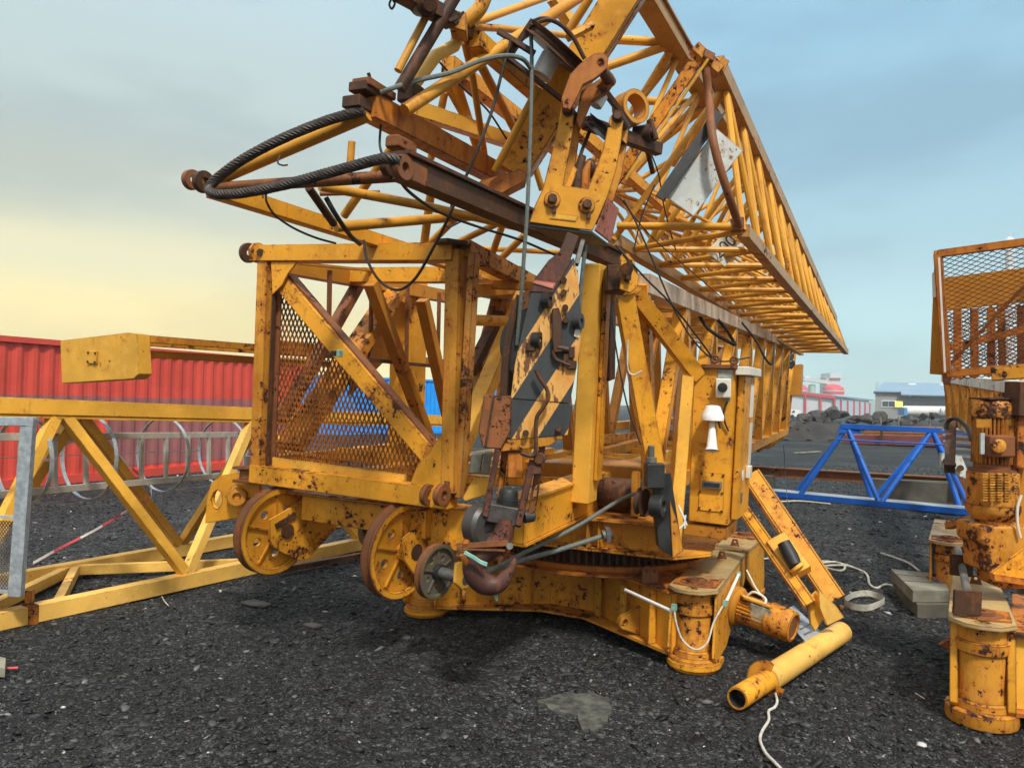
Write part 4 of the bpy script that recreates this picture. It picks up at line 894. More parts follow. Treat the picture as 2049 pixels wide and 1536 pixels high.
q5, p5 = stretch(Q40, Q41, 5.4), stretch(P50, P51, 5.6); t5 = stretch(T10, T11, 5.9)
lattice(jib2, t5, T12, q5, Q42, 13, .021, M['jib_tube']); lattice(jib2, t5, T12, p5, P52, 11, .021, M['yel_tube']); lattice(jib2, q5, Q42, p5, P52, 12, .018, M['yel_tube'])
lattice(jib, JL0, JL1, stretch(P50, P51, 5.8), P52, 11, .015, M['jib_tube'], name='tie_rod'); lattice(jib, stretch(Q40, Q41, 6.0), Q42, JR0, JR1, 9, .014, M['jib_tube'], name='tie_rod')
# zigzag tubes from the heavy chord to the left
def onT(t): return T10.lerp(T11, t)
for t, ends in ((.17, ((1205, 78, 5.6), (1195, 140, 5.6), (1265, 225, 6.0))), (.42, ((1280, 202, 6.3), (1325, 258, 6.6), (1300, 300, 6.8), (1335, 390, 7.2), (1345, 330, 7.2))), (.62, ((1395, 310, 7.6), (1400, 345, 7.8), (1380, 400, 8)))):
    for e in ends: part('brace', MB().tube([onT(t), P(*e)], .033 if t < .5 else .03, 10), M['jib_tube'], jib2)
def T(pts, w, mat='yel_tube', name='brace', n=10, sm=False):
    ps = [P(*p) for p in pts]; ps = spline(ps) if sm else ps; r = wp(w, ps[len(ps)//2])/2
    return part(name, MB().tube(ps, r, n), M[mat], jib2)
T([(436, 358, 3.72), (738, 228, 3.40)], 29); T([(432, 376, 3.74), (795, 352, 3.25)], 25, 'rust')
T([(704, 284, 3.95), (699, 348, 3.95)], 15); T([(792, 285, 3.9), (688, 432, 4.15)], 17)
T([(640, 372, 3.7), (850, 412, 4.1), (1060, 460, 4.9)], 18); T([(618, 376, 3.7), (668, 448, 3.95)], 16, 'dkrust')
T([(672, 454, 3.98), (915, 434, 4.5), (1010, 430, 4.8)], 19); T([(863, 380, 4.6), (849, 486, 4.8)], 17)
T([(912, 436, 4.9), (855, 492, 5.1)], 15); T([(1000, 445, 5.0), (905, 490, 5.2)], 13); T([(1006, 448, 5.1), (986, 505, 5.3)], 14); T([(1050, 470, 5.3), (1000, 520, 5.5)], 14)
T([(955, 497, 5.6), (1120, 505, 5.9)], 10); T([(640, 388, 4.2), (760, 385, 4.3)], 9, 'rust')
T([(810, 221, 3.5), (1160, -6, 4.3)], 22); T([(796, 142, 3.42), (876, -12, 3.5)], 16); T([(800, 178, 3.44), (915, -14, 3.5)], 26, 'dkrust')
T([(940, 49, 3.75), (1095, -6, 4.4)], 14); T([(945, 54, 3.75), (1000, 57, 4.0), (1160, 74, 4.8)], 14); T([(930, 45, 3.7), (958, 20, 3.7), (972, -10, 3.7)], 30, sm=True)
T([(918, 70, 3.7), (909, 92, 3.7), (872, 112, 3.65), (826, 172, 3.6)], 26, 'yel_pale', 'sleeve_tube', 14)
T([(929, 84, 3.8), (946, 156, 4.0), (974, 336, 4.5)], 14); T([(941, 90, 3.9), (1032, 264, 4.7)], 17)
T([(890, 185, 4.3), (862, 318, 4.5)], 15); T([(912, 165, 4.2), (968, 334, 4.8)], 18); T([(896, 172, 4.3), (935, 242, 4.4)], 17)
T([(1078, 174, 4.0), (990, 342, 4.2)], 15); T([(1180, -4, 4.6), (1134, 68, 4.7)], 18)
T([(968, 322, 4.7), (985, 400, 4.9)], 13); T([(1060, 300, 4.9), (1085, 380, 5.0)], 14); T([(1075, 250, 5.2), (1030, 330, 5.3)], 12)
part('brace', MB().bar(P(824, 217, 3.95), P(1024, 284, 4.8), .07, .085, KC), M['yel_clean'], jib2, bevel=.004)
part('brace', MB().bar(P(1106, -6, 5.0), P(1150, 60, 5.2), .075, .075, KC), M['yel_pale'], jib2, bevel=.004)
part('node_box', MB().box(P(918, 52, 3.62), CR*.08+CU*-.02, CF*.12, CU*.09), M['yel_rusty'], jib2, bevel=.005)
part('hinge_head', MB().lathe(P(848, 8, 3.40), (CF*-.75+CR*.5+CU*-.4), [(0, -.05), (.055, -.05), (.055, .04), (.035, .045), (.035, .07), (0, .07)], 20).bar(P(790, -22, 3.3), P(905, 42, 3.55), .08, .07, KC), M['dkrust'], jib2, bevel=.005)
part('chord', MB().bar(P(900, 35, 3.6), P(972, 100, 3.95), .06, .065, KC), M['dkrust'], jib2, bevel=.004)
for (x, y, d, R, m_) in ((384, 360, 3.82, 20, 'rust'), (407, 364, 3.74, 22, 'dkrust'), (779, 333, 3.22, 21, 'dkrust'), (806, 336, 3.14, 26, 'rust')):
    c_ = P(x, y, d); r_ = wp(R, c_); part('pin_lug', MB().lathe(c_, KB*-1+CF*-.15, [(r_*.36, -.018), (r_, -.018), (r_, .018), (r_*.36, .018), (r_*.36, -.018)], 26).bar(c_+KA*r_*.7, c_+KA*(r_+.11), .036, r_*1.5, KC), M[m_], jib2, bevel=.003)
for (x, y, R, th, m_) in ((722, 208, 17, .03, 'dkrust'), (735, 178, 14, .02, 'dkrust'), (742, 170, 12, .02, 'rust')):
    p = P(x, y, 3.38); part('end_lug', MB().bar(p-KA*.05+KB*.02, p+KA*.16+KB*.02, .1, wp(R*1.4, p), KC), M[m_], jib2, bevel=.006)
part('end_bolt', MB().cyl(P(743, 165, 3.38), P(737, 146, 3.36), .008, 8), M['dkrust'], jib2)
part('shoe', MB().box(P(803, 292, 3.45), KA*.16, KB*.08, KC*.06), M['rust'], jib2, bevel=.012)
part('clamp_block', MB().box(P(822, 190, 3.6), KA*.10, KB*.10, KC*.09), M['dkrust'], jib2, bevel=.01)
# heavy strut with rope pulley and its shoe
part('heavy_strut', MB().bar(P(1290, -75, 4.15), P(1023, 348, 4.35), .19, .17, CF), M['yel'], jib2, bevel=.008)
part('heavy_strut_rib', MB().bar(P(1330, -75, 4.2), P(1058, 348, 4.4), .03, .17, CF), M['yel_rusty'], jib2)
part('strut_shoe', MB().prism([P(x, y, 4.25) for x, y in ((946, 374), (962, 361), (1042, 338), (1054, 346), (1052, 362), (1002, 388), (975, 390))], CF*.14), M['orange'], jib2, bevel=.004)
pn = (CR*.62 + CU*.72 - CF*.28).normalized()
part('top_pulley', MB().lathe(P(1116, 102, 3.98), pn, [(0, -.03), (.205, -.03), (.17, -.008), (.17, .008), (.205, .03), (.19, .034), (.06, .03), (0, .03)], 40), M['dkrust'], jib2)
part('pulley_guard', MB().tube(spline([P(1062, 52, 3.9), P(1100, 40, 3.9), P(1140, 66, 3.92), P(1170, 118, 3.95)]), .012, 8), M['dkrust'], jib2)
part('pulley_frame', MB().bar(P(1066, 42, 3.92), P(1020, 112, 3.95), .025, .04, CF).bar(P(996, 62, 3.9), P(1070, 108, 3.92), .025, .03, CF).bar(P(1014, 114, 3.95), P(1125, 200, 3.98), .02, .035, CF), M['dkrust'], jib2)
part('rubber_roller', MB().cyl(P(1104, 112, 3.98), P(1082, 154, 3.98), .055, 24), M['white'], jib2, bevel=.005)
part('rubber_roller', MB().cyl(P(1204, 188, 4.1), P(1190, 212, 4.1), .04, 20), M['white'], jib2, bevel=.005)
part('stub_handle', MB().bar(P(1135, 76, 3.95), P(1186, 50, 3.98), .035, .045, CF), M['yel'], jib2, bevel=.004)
arm1 = [(1123, 198), (1140, 152), (1160, 130), (1188, 110), (1206, 108), (1217, 120), (1214, 140), (1192, 158), (1166, 172), (1150, 206), (1140, 222), (1126, 218)]
part('fork_arm', MB().plate([P(x, y, 3.86) for x, y in arm1], .035, [[P(1201+7*math.cos(a), 128+8*math.sin(a), 3.86) for a in np.linspace(0, 2*math.pi, 12, endpoint=False)]]), M['orange'], jib2, bevel=.004)
arm2 = [(1152, 240), (1163, 182), (1205, 154), (1226, 146), (1233, 160), (1216, 184), (1186, 200), (1172, 232), (1160, 262)]
part('fork_arm', MB().prism([P(x, y, 4.0) for x, y in arm2], CF*.05), M['orange'], jib2, bevel=.004)
part('fork_pin', MB().cyl(P(1203, 138, 3.86), P(1222, 164, 4.04), .03, 18), M['rust'], jib2)
part('roller_guard', MB().lathe(P(1262, 218, 4.35), (CR*.5-CF*.8), [(.07, -.05), (.10, -.05), (.10, .05), (.07, .05), (.07, -.05)], 24, 0, 2*math.pi), M['yel_rusty'], jib2)
part('dark_pulley', MB().lathe(P(1212, 268, 4.14), (CR*.62 + CU*.72 - CF*.30).normalized(), [(0, -.03), (.14, -.03), (.115, -.008), (.115, .008), (.14, .03), (.04, .03), (0, .03)], 36), M['grease'], jib2)
part('pulley_frame', MB().bar(P(1208, 180, 4.1), P(1262, 252, 4.25), .03, .04, CF), M['dkrust'], jib2, bevel=.003)
part('cross_shaft', MB().bar(P(1170, 245, 4.2), P(1320, 300, 4.5), .07, .06, CF), M['dkrust'], jib2, bevel=.005)
part('shaft_nut', MB().lathe(P(1286, 268, 4.42), (CR*.85-CF*.4), [(0, -.05), (.05, -.05), (.05, .05), (.03, .05), (.03, .07), (0, .07)], 16), M['dkrust'], jib2)
part('bolt', MB().cyl(P(1300, 240, 4.4), P(1312, 280, 4.4), .02, 8), M['dkrust'], jib2)
# white plates fixed in the jib
part('plate_rail', MB().angle(P(1441, 222, 4.9), P(1322, 395, 4.85), .07, .06, .012, CF), M['grease'], jib, bevel=.003)
part('white_plate', MB().plate([P(x, y, 4.88) for x, y in ((1434, 258), (1486, 302), (1462, 332), (1388, 433), (1334, 395), (1380, 330))], .008, [[P(1396+2*math.cos(a), 408+4*math.sin(a), 4.88) for a in np.linspace(0, 6.28, 8, endpoint=False)], [P(1462+3*math.cos(a), 316+4*math.sin(a), 4.88) for a in np.linspace(0, 6.28, 8, endpoint=False)]]), M['signw'], jib)
pc = [(1412, 503), (1462, 455), (1500, 482), (1450, 533)]
sgn = part('number_plate', MB().plate([P(x, y, 5.75) for x, y in pc], .01), M['cream'], jib)
q0_ = P(1439, 520, 5.72); ex_ = (P(1489, 471, 5.72)-q0_).normalized(); ez_ = (P(1419, 500, 5.72)-P(1441, 522, 5.72)); ez_ = (ez_-ex_*ez_.dot(ex_)).normalized()
put_text('lettering', '2000', q0_+ex_*.0, ex_, ez_, wp(24, q0_), M['ink'], jib)
# ---------------------------------------------------------------- ballast arm on the far left
arm = group_of('ballast_arm', crane)
ab = P(273, 690, 4.85)
fx = lambda x, y: PL(x, y, ab, KA)
part('ballast_box', MB().prism([fx(*p) for p in ((120, 681), (256, 665), (274, 668), (278, 748), (267, 758), (123, 767))], KA*.10), M['yel_clean'], arm, bevel=.005)
bx = fx(187, 715)-KA*.006; part('cover_plate', MB().box(bx, KB*.10, KA*.012, KC*.085), M['yel_clean'], arm, bevel=.004)
for dx, dz in ((-.036, -.03), (.036, -.03), (-.036, .03), (.036, .03)): part('bolt', MB().cyl(bx+KB*dx+KC*dz, bx+KB*dx+KC*dz-KA*.014, .007, 6), M['dkrust'], arm, smooth=False)
r0_ = fx(268, 676); 
part('rail', MB().bar(r0_+KA*.1, r0_+KA*2.4, .05, .05, KC), M['yel_rusty'], arm, bevel=.003)
part('rail', MB().bar(r0_+KA*.1+KB*.42-KC*.02, r0_+KA*2.4+KB*.42-KC*.02, .05, .05, KC), M['yel_rusty'], arm, bevel=.003)
for k in range(4): part('rung', MB().tube([r0_+KA*(.25+.5*k)+KB*.42, r0_+KA*(.65+.5*k)], .018, 8), M['yel_rusty'], arm)
part('lower_rail', MB().bar(r0_+KA*.1-KC*.10+KB*.05, r0_+KA*2.4-KC*.10+KB*.05, .04, .05, KC), M['yel_dark'], arm)
part('mount', MB().bar(r0_+KA*1.9-KB*.30, r0_+KA*1.9+KB*.4, .06, .06, KC), M['yel_dark'], arm)
# ---------------------------------------------------------------- control cabinet
cab = group_of('control_cabinet', crane)
c00 = P(1377, 1042, 4.98); c10 = P(1456, 1052, 4.90); c01 = P(1388, 735, 4.98); c11 = P(1473, 736, 4.90)
bk = KA*.52
part('housing', MB().add([c00, c10, c11, c01, c00+bk, c10+bk, c11+bk, c01+bk], [(0, 1, 2, 3), (7, 6, 5, 4), (0, 4, 5, 1), (1, 5, 6, 2), (2, 6, 7, 3), (3, 7, 4, 0)]), M['yel'], cab, bevel=.008, segs=2)
ux = (c10-c00).normalized(); uz_ = (c01-c00).normalized(); nf = -(ux.cross(uz_)).normalized()
if nf.dot(C0-c00) < 0: nf = -nf
def cf(x, y, o=0.0): return PL(x, y, c00, nf) + nf*o
part('plinth', MB().prism([cf(1368, 1046, -.02), cf(1454, 1056, -.02), cf(1453, 1082, -.02), cf(1366, 1070, -.02)], bk*.8), M['yel_dark'], cab, bevel=.004)
part('roof_lip', MB().prism([cf(1385, 736, .03), cf(1476, 738, .03), cf(1476, 730, .03), cf(1386, 729, .03)], bk*1.1), M['rust'], cab, bevel=.003)
sn = bk.cross(uz_).normalized(); sn = sn if sn.dot(ux) > 0 else -sn
def sf(u, v, o=.004): return c10 + (bk*u) + (c11-c10)*v + sn*o
part('side_door', MB().prism([sf(.10, .03), sf(.97, .03), sf(.97, .96), sf(.10, .96)], sn*.05), M['yel'], cab, bevel=.012)
part('rain_cover', MB().prism([sf(-.05, .955, .0), sf(1.05, .955, .0), sf(1.05, 1.01, .0), sf(-.05, 1.01, .0)], sn*.09), M['cream'], cab, bevel=.006)
part('paper_notice', MB().prism([sf(.62, .68, .055), sf(.9, .68, .055), sf(.9, .9, .055), sf(.62, .9, .055)], sn*.002), M['white'], cab)
part('paper_notice', MB().prism([sf(.70, .36, .055), sf(.93, .36, .055), sf(.93, .64, .055), sf(.70, .64, .055)], sn*.002), M['cream'], cab)
part('oval_sticker', MB().prism([sf(.30+.08*math.cos(a), .31+.036*math.sin(a), .055) for a in np.linspace(0, 6.28, 20, endpoint=False)], sn*.002), M['white'], cab)
part('door_switch', MB().prism([sf(.55, .28, .055), sf(.72, .28, .055), sf(.72, .36, .055), sf(.55, .36, .055)], sn*.03), M['cream'], cab, bevel=.004)
part('data_plate', MB().prism([sf(.22, .13, .055), sf(.36, .13, .055), sf(.36, .20, .055), sf(.22, .20, .055)], sn*.002), M['steel'], cab)
part('label_strip', MB().prism([cf(1437, 738, .001), cf(1466, 740, .001), cf(1466, 760, .001), cf(1436, 758, .001)], nf*.003), plain('worn_grey_label', (.25, .26, .24), .6, .4, 30), cab)
part('switch_box', MB().prism([cf(1433, 757, .0), cf(1464, 758, .0), cf(1463, 796, .0), cf(1433, 795, .0)], nf*.07), M['cream'], cab, bevel=.008, segs=2)
kb = cf(1447, 775, .07); part('knob', MB().lathe(kb, nf, [(0, 0), (.031, 0), (.031, .006), (.026, .012), (.026, .03), (0, .032)], 24), M['black'], cab)
part('cable_gland', MB().cyl(cf(1456, 796, .035), cf(1456, 803, .035), .016, 12), M['steel'], cab)
part('cable', MB().tube(spline([cf(1456, 802, .035), cf(1449, 820, .03), cf(1450, 842, .02), cf(1458, 862, .012)]), .006, 8), M['black'], cab)
hc = cf(1428, 826, .09); dn = -uz_
part('horn_cap', MB().lathe(hc, uz_, [(0, -.045), (.072, -.045), (.072, -.015), (.066, -.005), (.046, .045), (.03, .052), (0, .053)], 32), M['white'], cab)
hm = cf(1427, 898, .15); hs_ = cf(1427, 838, .09)
part('horn_bell', MB().lathe(hs_, (hm-hs_), [(.012, 0), (.017, .02), (.036, (hm-hs_).length*.98), (.050, (hm-hs_).length), (.046, (hm-hs_).length), (.030, (hm-hs_).length*.9), (0, (hm-hs_).length*.5)], 28), M['white'], cab)
part('horn_bracket', MB().tube([cf(1434, 835, .01), cf(1440, 848, .05), cf(1443, 855, .06)], .010, 8), M['steel'], cab)
part('vent_panel', MB().prism([cf(1401, 943, .0), cf(1450, 947, .0), cf(1447, 1025, .0), cf(1397, 1020, .0)], nf*.006), M['yel'], cab, bevel=.002)
for x, y in ((1404, 947), (1426, 948), (1447, 951), (1445, 986), (1400, 983), (1399, 1015), (1421, 1019), (1444, 1022)): part('bolt', MB().cyl(cf(x, y, .006), cf(x, y, .014), .008, 6), M['dkrust'], cab, smooth=False)
part('louvre', MB().prism([cf(1406, 960, .006), cf(1445, 963, .006), cf(1444, 978, .006), cf(1405, 974, .006)], nf*.03), M['steel'], cab, bevel=.003)
part('louvre_grid', MB().prism([cf(1409, 963.5, .036), cf(1441, 966, .036), cf(1440, 974, .036), cf(1408, 971, .036)], nf*.003), M['black'], cab)
for x, y in ((1431, 718), (1469, 721)): part('lifting_ring', MB().lathe(P(x, y, 4.95), (CF+CR*.3), [(.022+.009*math.cos(a), .009*math.sin(a)) for a in np.linspace(0, 2*math.pi, 9)], 20), M['rust'], cab)
# ================================================================ forked rope head and hook block
HD = 3.98
def pz(pts, d=HD): return [P(x, y, d) for x, y in pts]
fork = thing('fork_head', 'battered yellow forked steel head with two bolts hanging above the striped hook block', 'fork head', P(1140, 470, HD))
DV = (CF*.85 + CR*.32).normalized()*.13       # from the front plate back to the rear one
armL = [(1122, 215), (1136, 205), (1148, 218), (1146, 262), (1139, 308), (1127, 372), (1176, 379), (1190, 342), (1206, 300), (1220, 236), (1232, 221), (1248, 232), (1243, 282), (1233, 340), (1214, 398), (1186, 462), (1121, 454), (1059, 445), (1070, 412), (1086, 378), (1104, 306), (1116, 250)]
fp = part('front_plate', MB().plate(pz(armL), .022), M['yel'], fork, bevel=.004)
rear = [(1122, 215), (1136, 205), (1148, 218), (1146, 262), (1139, 308), (1127, 372), (1176, 379), (1190, 342), (1206, 300), (1220, 236), (1232, 221), (1248, 232), (1243, 282), (1233, 340), (1214, 398), (1186, 440), (1121, 432), (1064, 425), (1070, 412), (1086, 378), (1104, 306), (1116, 250)]
part('rear_plate', MB().plate([p+DV for p in pz(rear)], .022), M['yel_rusty'], fork, bevel=.004)
a, b, c, d = pz([(1187, 461), (1214, 398), (1233, 345), (1190, 440)])
part('side_plate', MB().prism([a+DV*.1, P(1213, 396, HD)+DV*.1, P(1213, 396, HD)+DV*2.0, a+DV*2.7], CR*.012), M['redsteel'], fork, bevel=.003, label='side plate with flaking pink paint')
q = pz([(1059, 446), (1186, 463)]); part('bottom_plate', MB().prism([q[0], q[1], q[1]+DV*2.9, q[0]+DV*2.6], CU*-.018), M['grease'], fork, bevel=.003)
for x, y in ((1105, 400), (1174, 411)):
    p = P(x, y, HD-.012); part('washer', MB().cyl(p, p-CF*.012, .044, 24), M['yel_rusty'], fork, bevel=.003); part('bolt', MB().cyl(p-CF*.01, p-CF*.045, .026, 6), M['dkrust'], fork, smooth=False, bevel=.003)
    part('lock_tab', MB().box(p-CU*.055-CF*.012+CR*.01, CR*.02, CF*.012, CU*.035), M['dkrust'], fork)
part('maker_plate', MB().prism([P(1103, 425, HD-.013), P(1158, 432, HD-.013), P(1152, 443, HD-.013), P(1100, 437, HD-.013)], CF*-.003), M['yel_clean'], fork)
for (x, y), dd in (((1135, 220), 0), ((1235, 232), 0)): 
    p = P(x, y, HD-.03); part('pin', MB().cyl(p, p+DV*1.5, .030, 18), M['dkrust'], fork, bevel=.003); part('pin_head', MB().cyl(p, p-CF*.015, .022, 6), M['dkrust'], fork, smooth=False)
part('inner_rib', MB().prism([P(1128, 374, HD+.03), P(1147, 330, HD+.03), P(1156, 340, HD+.03), P(1142, 376, HD+.03)], CF*.05), M['yel'], fork)
part('rope_socket', MB().tube([P(1153, 392, HD+.06), P(1156, 350, HD+.06), P(1166, 312, HD+.06)], [.03, .035, .02], 12), M['dkrust'], fork)
part('rope_socket', MB().tube([P(1170, 380, HD+.05), P(1172, 345, HD+.05), P(1181, 322, HD+.05)], [.022, .026, .014], 12), M['orange'], fork)
part('rope_thimble', MB().lathe(P(1180, 338, HD+.08), (CR*.9+CF*.3), [(.04+.016*math.cos(a), .016*math.sin(a)) for a in np.linspace(0, 2*math.pi, 9)], 20), M['dkrust'], fork)
part('rope_tail', MB().tube([P(1153, 392, HD+.06), P(1150, 350, HD+.06), P(1165, 300, HD+.1), P(1180, 262, HD+.15)], .010, 8), M['rope'], fork)
hook = thing('hook_block', 'rusty crane hook block with black and yellow hazard stripes and a heavy hook', 'hook block', P(1000, 1190, HD))
STRIPE_DIR = CR*.84 - CU*.54; STRIPE_PERIOD = .222
STRIPE_PHASE = .5 - (P(1030, 712, HD)-base_of(hook)).dot(STRIPE_DIR)/STRIPE_PERIOD
M['stripe'] = stripes()
hv = CF*.02
part('front_cheek', MB().plate(pz([(1063, 584), (1107, 586), (1140, 522), (1148, 516), (1156, 548), (1160, 600), (1165, 645), (1161, 690), (1150, 756), (1140, 806), (1022, 796), (1030, 730), (1046, 655)], HD-.03), .02), M['stripe'], hook, bevel=.003)
part('top_wedge', MB().prism(pz([(1118, 505), (1141, 503), (1143, 524), (1108, 586), (1060, 584), (1071, 556), (1098, 520)], HD-.045), CF*.05), M['redsteel'] if False else M['purple'], hook, bevel=.004)
part('wedge_stripe', MB().prism(pz([(1066, 566), (1070, 560), (1112, 566), (1107, 578)], HD-.047), CF*-.003), M['redsteel'], hook)
part('hanger_link', MB().bar(P(1146, 470, HD), P(1127, 520, HD-.01), .07, .05, CF), M['dkrust'], hook, bevel=.005)
part('hanger_link', MB().bar(P(1166, 480, HD+.05), P(1153, 530, HD+.03), .025, .05, CF), M['steel'], hook, bevel=.003)
part('rear_cheek', MB().plate(pz([(1040, 588), (1100, 560), (1156, 540), (1162, 645), (1140, 806), (1000, 796), (1012, 700)], HD+.13), .02), M['dkrust'], hook, bevel=.003)
sc_ = P(1077, 690, HD+.05)
part('sheave', MB().lathe(sc_, (CF+CR*.15), [(0, -.035), (.20, -.035), (.205, -.03), (.17, -.008), (.17, .008), (.205, .03), (.20, .035), (0, .035)], 44), M['grease'], hook)
part('sheave_guard', MB().tube(spline(pz([(1041, 592), (1025, 640), (1013, 710), (1008, 790)], HD+.02)), .022, 8), M['dkrust'], hook)
part('lower_box', MB().prism(pz([(1021, 792), (1146, 809), (1136, 871), (1018, 880)], HD-.035), CF*.16), M['stripe'], hook, bevel=.005)
part('lower_cap', MB().prism(pz([(968, 790), (1024, 792), (1022, 862), (1003, 899), (966, 896), (957, 862), (964, 820)], HD-.05), CF*.17), M['rust'], hook, bevel=.008)
part('cap_seam', MB().bar(P(988, 795, HD-.053), P(972, 890, HD-.053), .012, .012, CF), M['dkrust'], hook)
part('lower_strip', MB().prism(pz([(1000, 880), (1116, 868), (1112, 884), (1100, 892), (1001, 904)], HD-.03), CF*.13), M['yel_rusty'], hook, bevel=.003)
part('counter_block', MB().box(P(1031, 928, HD+.04), CR*.085, CF*.1, CU*.14), M['orange'], hook, bevel=.006)
part('strap', MB().bar(P(996, 898, HD-.03), P(971, 1032, HD-.03), .032, .06, CF), M['purple'], hook, bevel=.004)
part('strap', MB().bar(P(1010, 898, HD+.10), P(1000, 1000, HD+.10), .035, .03, CF), M['orange'], hook, bevel=.004)
part('strap', MB().bar(P(1066, 920, HD-.04), P(1037, 1050, HD-.04), .036, .05, CF), M['purple'], hook, bevel=.004)
so_ = pz([(1079, 890), (1092, 886), (1086, 930), (1072, 1020), (1056, 1034), (1062, 990)], HD+.02); part('strap', MB().plate(so_, .03, [pz([(1078, 975), (1079, 945+25), (1076, 966), (1069, 975), (1064, 1005), (1068, 1010), (1073, 1004)][2:], HD+.02)]), M['rust'], hook, bevel=.004)
part('strap_nut', MB().cyl(P(1082, 916, HD-.03), P(1078, 918, HD-.08), .03, 14).box(P(1074, 938, HD-.04), CR*.05, CF*.05, CU*.05), M['dkrust'], hook, bevel=.004)
part('nut', MB().lathe(P(1016, 1004, HD+.03), CU*.99+CR*.1, [(0, .07), (.045, .07), (.052, .055), (.054, .02), (.060, .018), (.060, -.03), (0, -.03)], 24), M['grease'], hook)
part('swivel_block', MB().bar(P(968, 1020, HD+.02), P(1046, 1034, HD+.02), .11, .10, CU).cyl(P(1046, 1034, HD+.02), P(1068, 1030, HD+.05), .035, 18), plain('dark_swivel_steel', (.075, .066, .060), .5, .4, 14, metal=.3), hook, bevel=.008)
part('eye_roller', MB().lathe(P(965, 1052, HD+.02), (CR*.8-CF*.75+CU*.05), [(.042, -.055), (.10, -.055), (.118, -.035), (.118, .035), (.10, .055), (.042, .055), (.042, -.055)], 36), plain('worn_roller_steel', (.10, .075, .062), .45, .4, 8, metal=.3, second=(.06, .065, .06)), hook)
hp_ = [(1012, 1036, 19), (1009, 1060, 20), (1000, 1080, 21), (982, 1094, 23), (961, 1109, 24), (949, 1130, 24), (954, 1152, 24), (972, 1168, 22), (994, 1168, 19), (1010, 1155, 15), (1021, 1139, 10), (1028, 1124, 7), (1030, 1116, 3)]
pts = spline([P(x, y, HD) for x, y, r in hp_], 4); rr = np.interp(np.linspace(0, len(hp_)-1, len(pts)), range(len(hp_)), [wp(r, P(0, 0, HD)) for x, y, r in hp_])
part('hook', MB().tube(pts, rr, 20), M['purple'], hook, ang=70)
part('safety_latch', MB().bar(P(914, 1092, HD-.07), P(1018, 1086, HD-.07), .03, .02, CF).bar(P(914, 1098, HD-.075), P(1012, 1101, HD-.075), .012, .012, CF), M['rust'], hook, bevel=.003)
part('latch_clamp', MB().bar(P(925, 1086, HD-.06), P(938, 1090, HD-.06), .05, .04, CF).bar(P(924, 1108, HD-.06), P(936, 1130, HD-.03), .03, .03, CF), M['orange'], hook, bevel=.004)
part('latch_bolt', MB().cyl(P(1019, 1092, HD-.04), P(1020, 1092, HD-.10), .018, 12), M['steel'], hook)
part('latch_tongue', MB().tube(spline(pz([(1012, 1098, ), (1003, 1115), (998, 1132)], HD-.05)), [.010]*8+[.012]*8+[.007], 10), M['dkrust'], hook)
part('tape_wrap', MB().tube(spline(pz([(928, 1106), (946, 1116), (962, 1126), (974, 1131)], HD-.105)), .007, 8).tube(spline(pz([(930, 1103), (948, 1113), (962, 1122), (975, 1127)], HD-.105)), .006, 8), M['gtape'], hook)
part('tape_tail', MB().prism(pz([(990, 1189), (996, 1192), (996, 1202), (989, 1198)], HD), CF*.004), M['gtape'], hook)
part('bent_rod', MB().tube(spline(pz([(1072, 740), (1080, 756), (1094, 778), (1097, 796), (1086, 816), (1074, 836), (1072, 870), (1072, 900), (1064, 912), (1042, 906)], HD-.09)), .011, 10), M['dkrust'], hook)
lv = pz([(1104, 618), (1118, 616), (1124, 640), (1122, 690), (1126, 704), (1108, 706), (1104, 680)], HD-.05)
part('lever', MB().prism(lv, CF*-.025), M['dkrust'], hook, bevel=.005)
part('lever_rod', MB().tube(spline(pz([(1106, 700), (1112, 718), (1128, 726), (1140, 731)], HD-.06)), .010, 8), M['dkrust'], hook)
part('lever_pin', MB().cyl(P(1114, 695, HD-.06), P(1138, 700, HD-.06), .018, 12).box(P(1144, 705, HD-.06), CR*.03, CF*.03, CU*.06), M['dkrust'], hook, bevel=.003)
for x, y in ((1075, 680), (1095, 600), (1157, 643)): part('rope_guide', MB().lathe(P(x, y, HD-.05), (CR-CF*.5), [(.018, -.02), (.042, -.02), (.042, .02), (.018, .02), (.018, -.02)], 18), M['grease'], hook)
for x, y in ((1063, 694), (1136, 716), (1144, 730)): part('bracket', MB().box(P(x, y, HD-.05), CR*.05, CF*.03, CU*.045), M['dkrust'], hook, bevel=.004)
for x, y in ((1128, 585), (1131, 615), (1132, 640), (1128, 560), (1052, 866), (1118, 858), (1110, 690), (1088, 604)): part('bolt', MB().cyl(P(x, y, HD-.03), P(x, y, HD-.065), .017, 8), M['dkrust'], hook, smooth=False)
part('small_tag', MB().prism(pz([(1152, 652), (1163, 654), (1158, 676), (1148, 673)], HD-.045), CF*-.006), M['cream'], hook, bevel=.002)
# ================================================================ ropes and cables of the crane
def cable(name, pts, r, mat, label, cat='cable', group=None, n=8, k=8):
    return single(name, MB().tube(spline([P(*p) for p in pts], k), r, n), M[mat], label, cat, group)
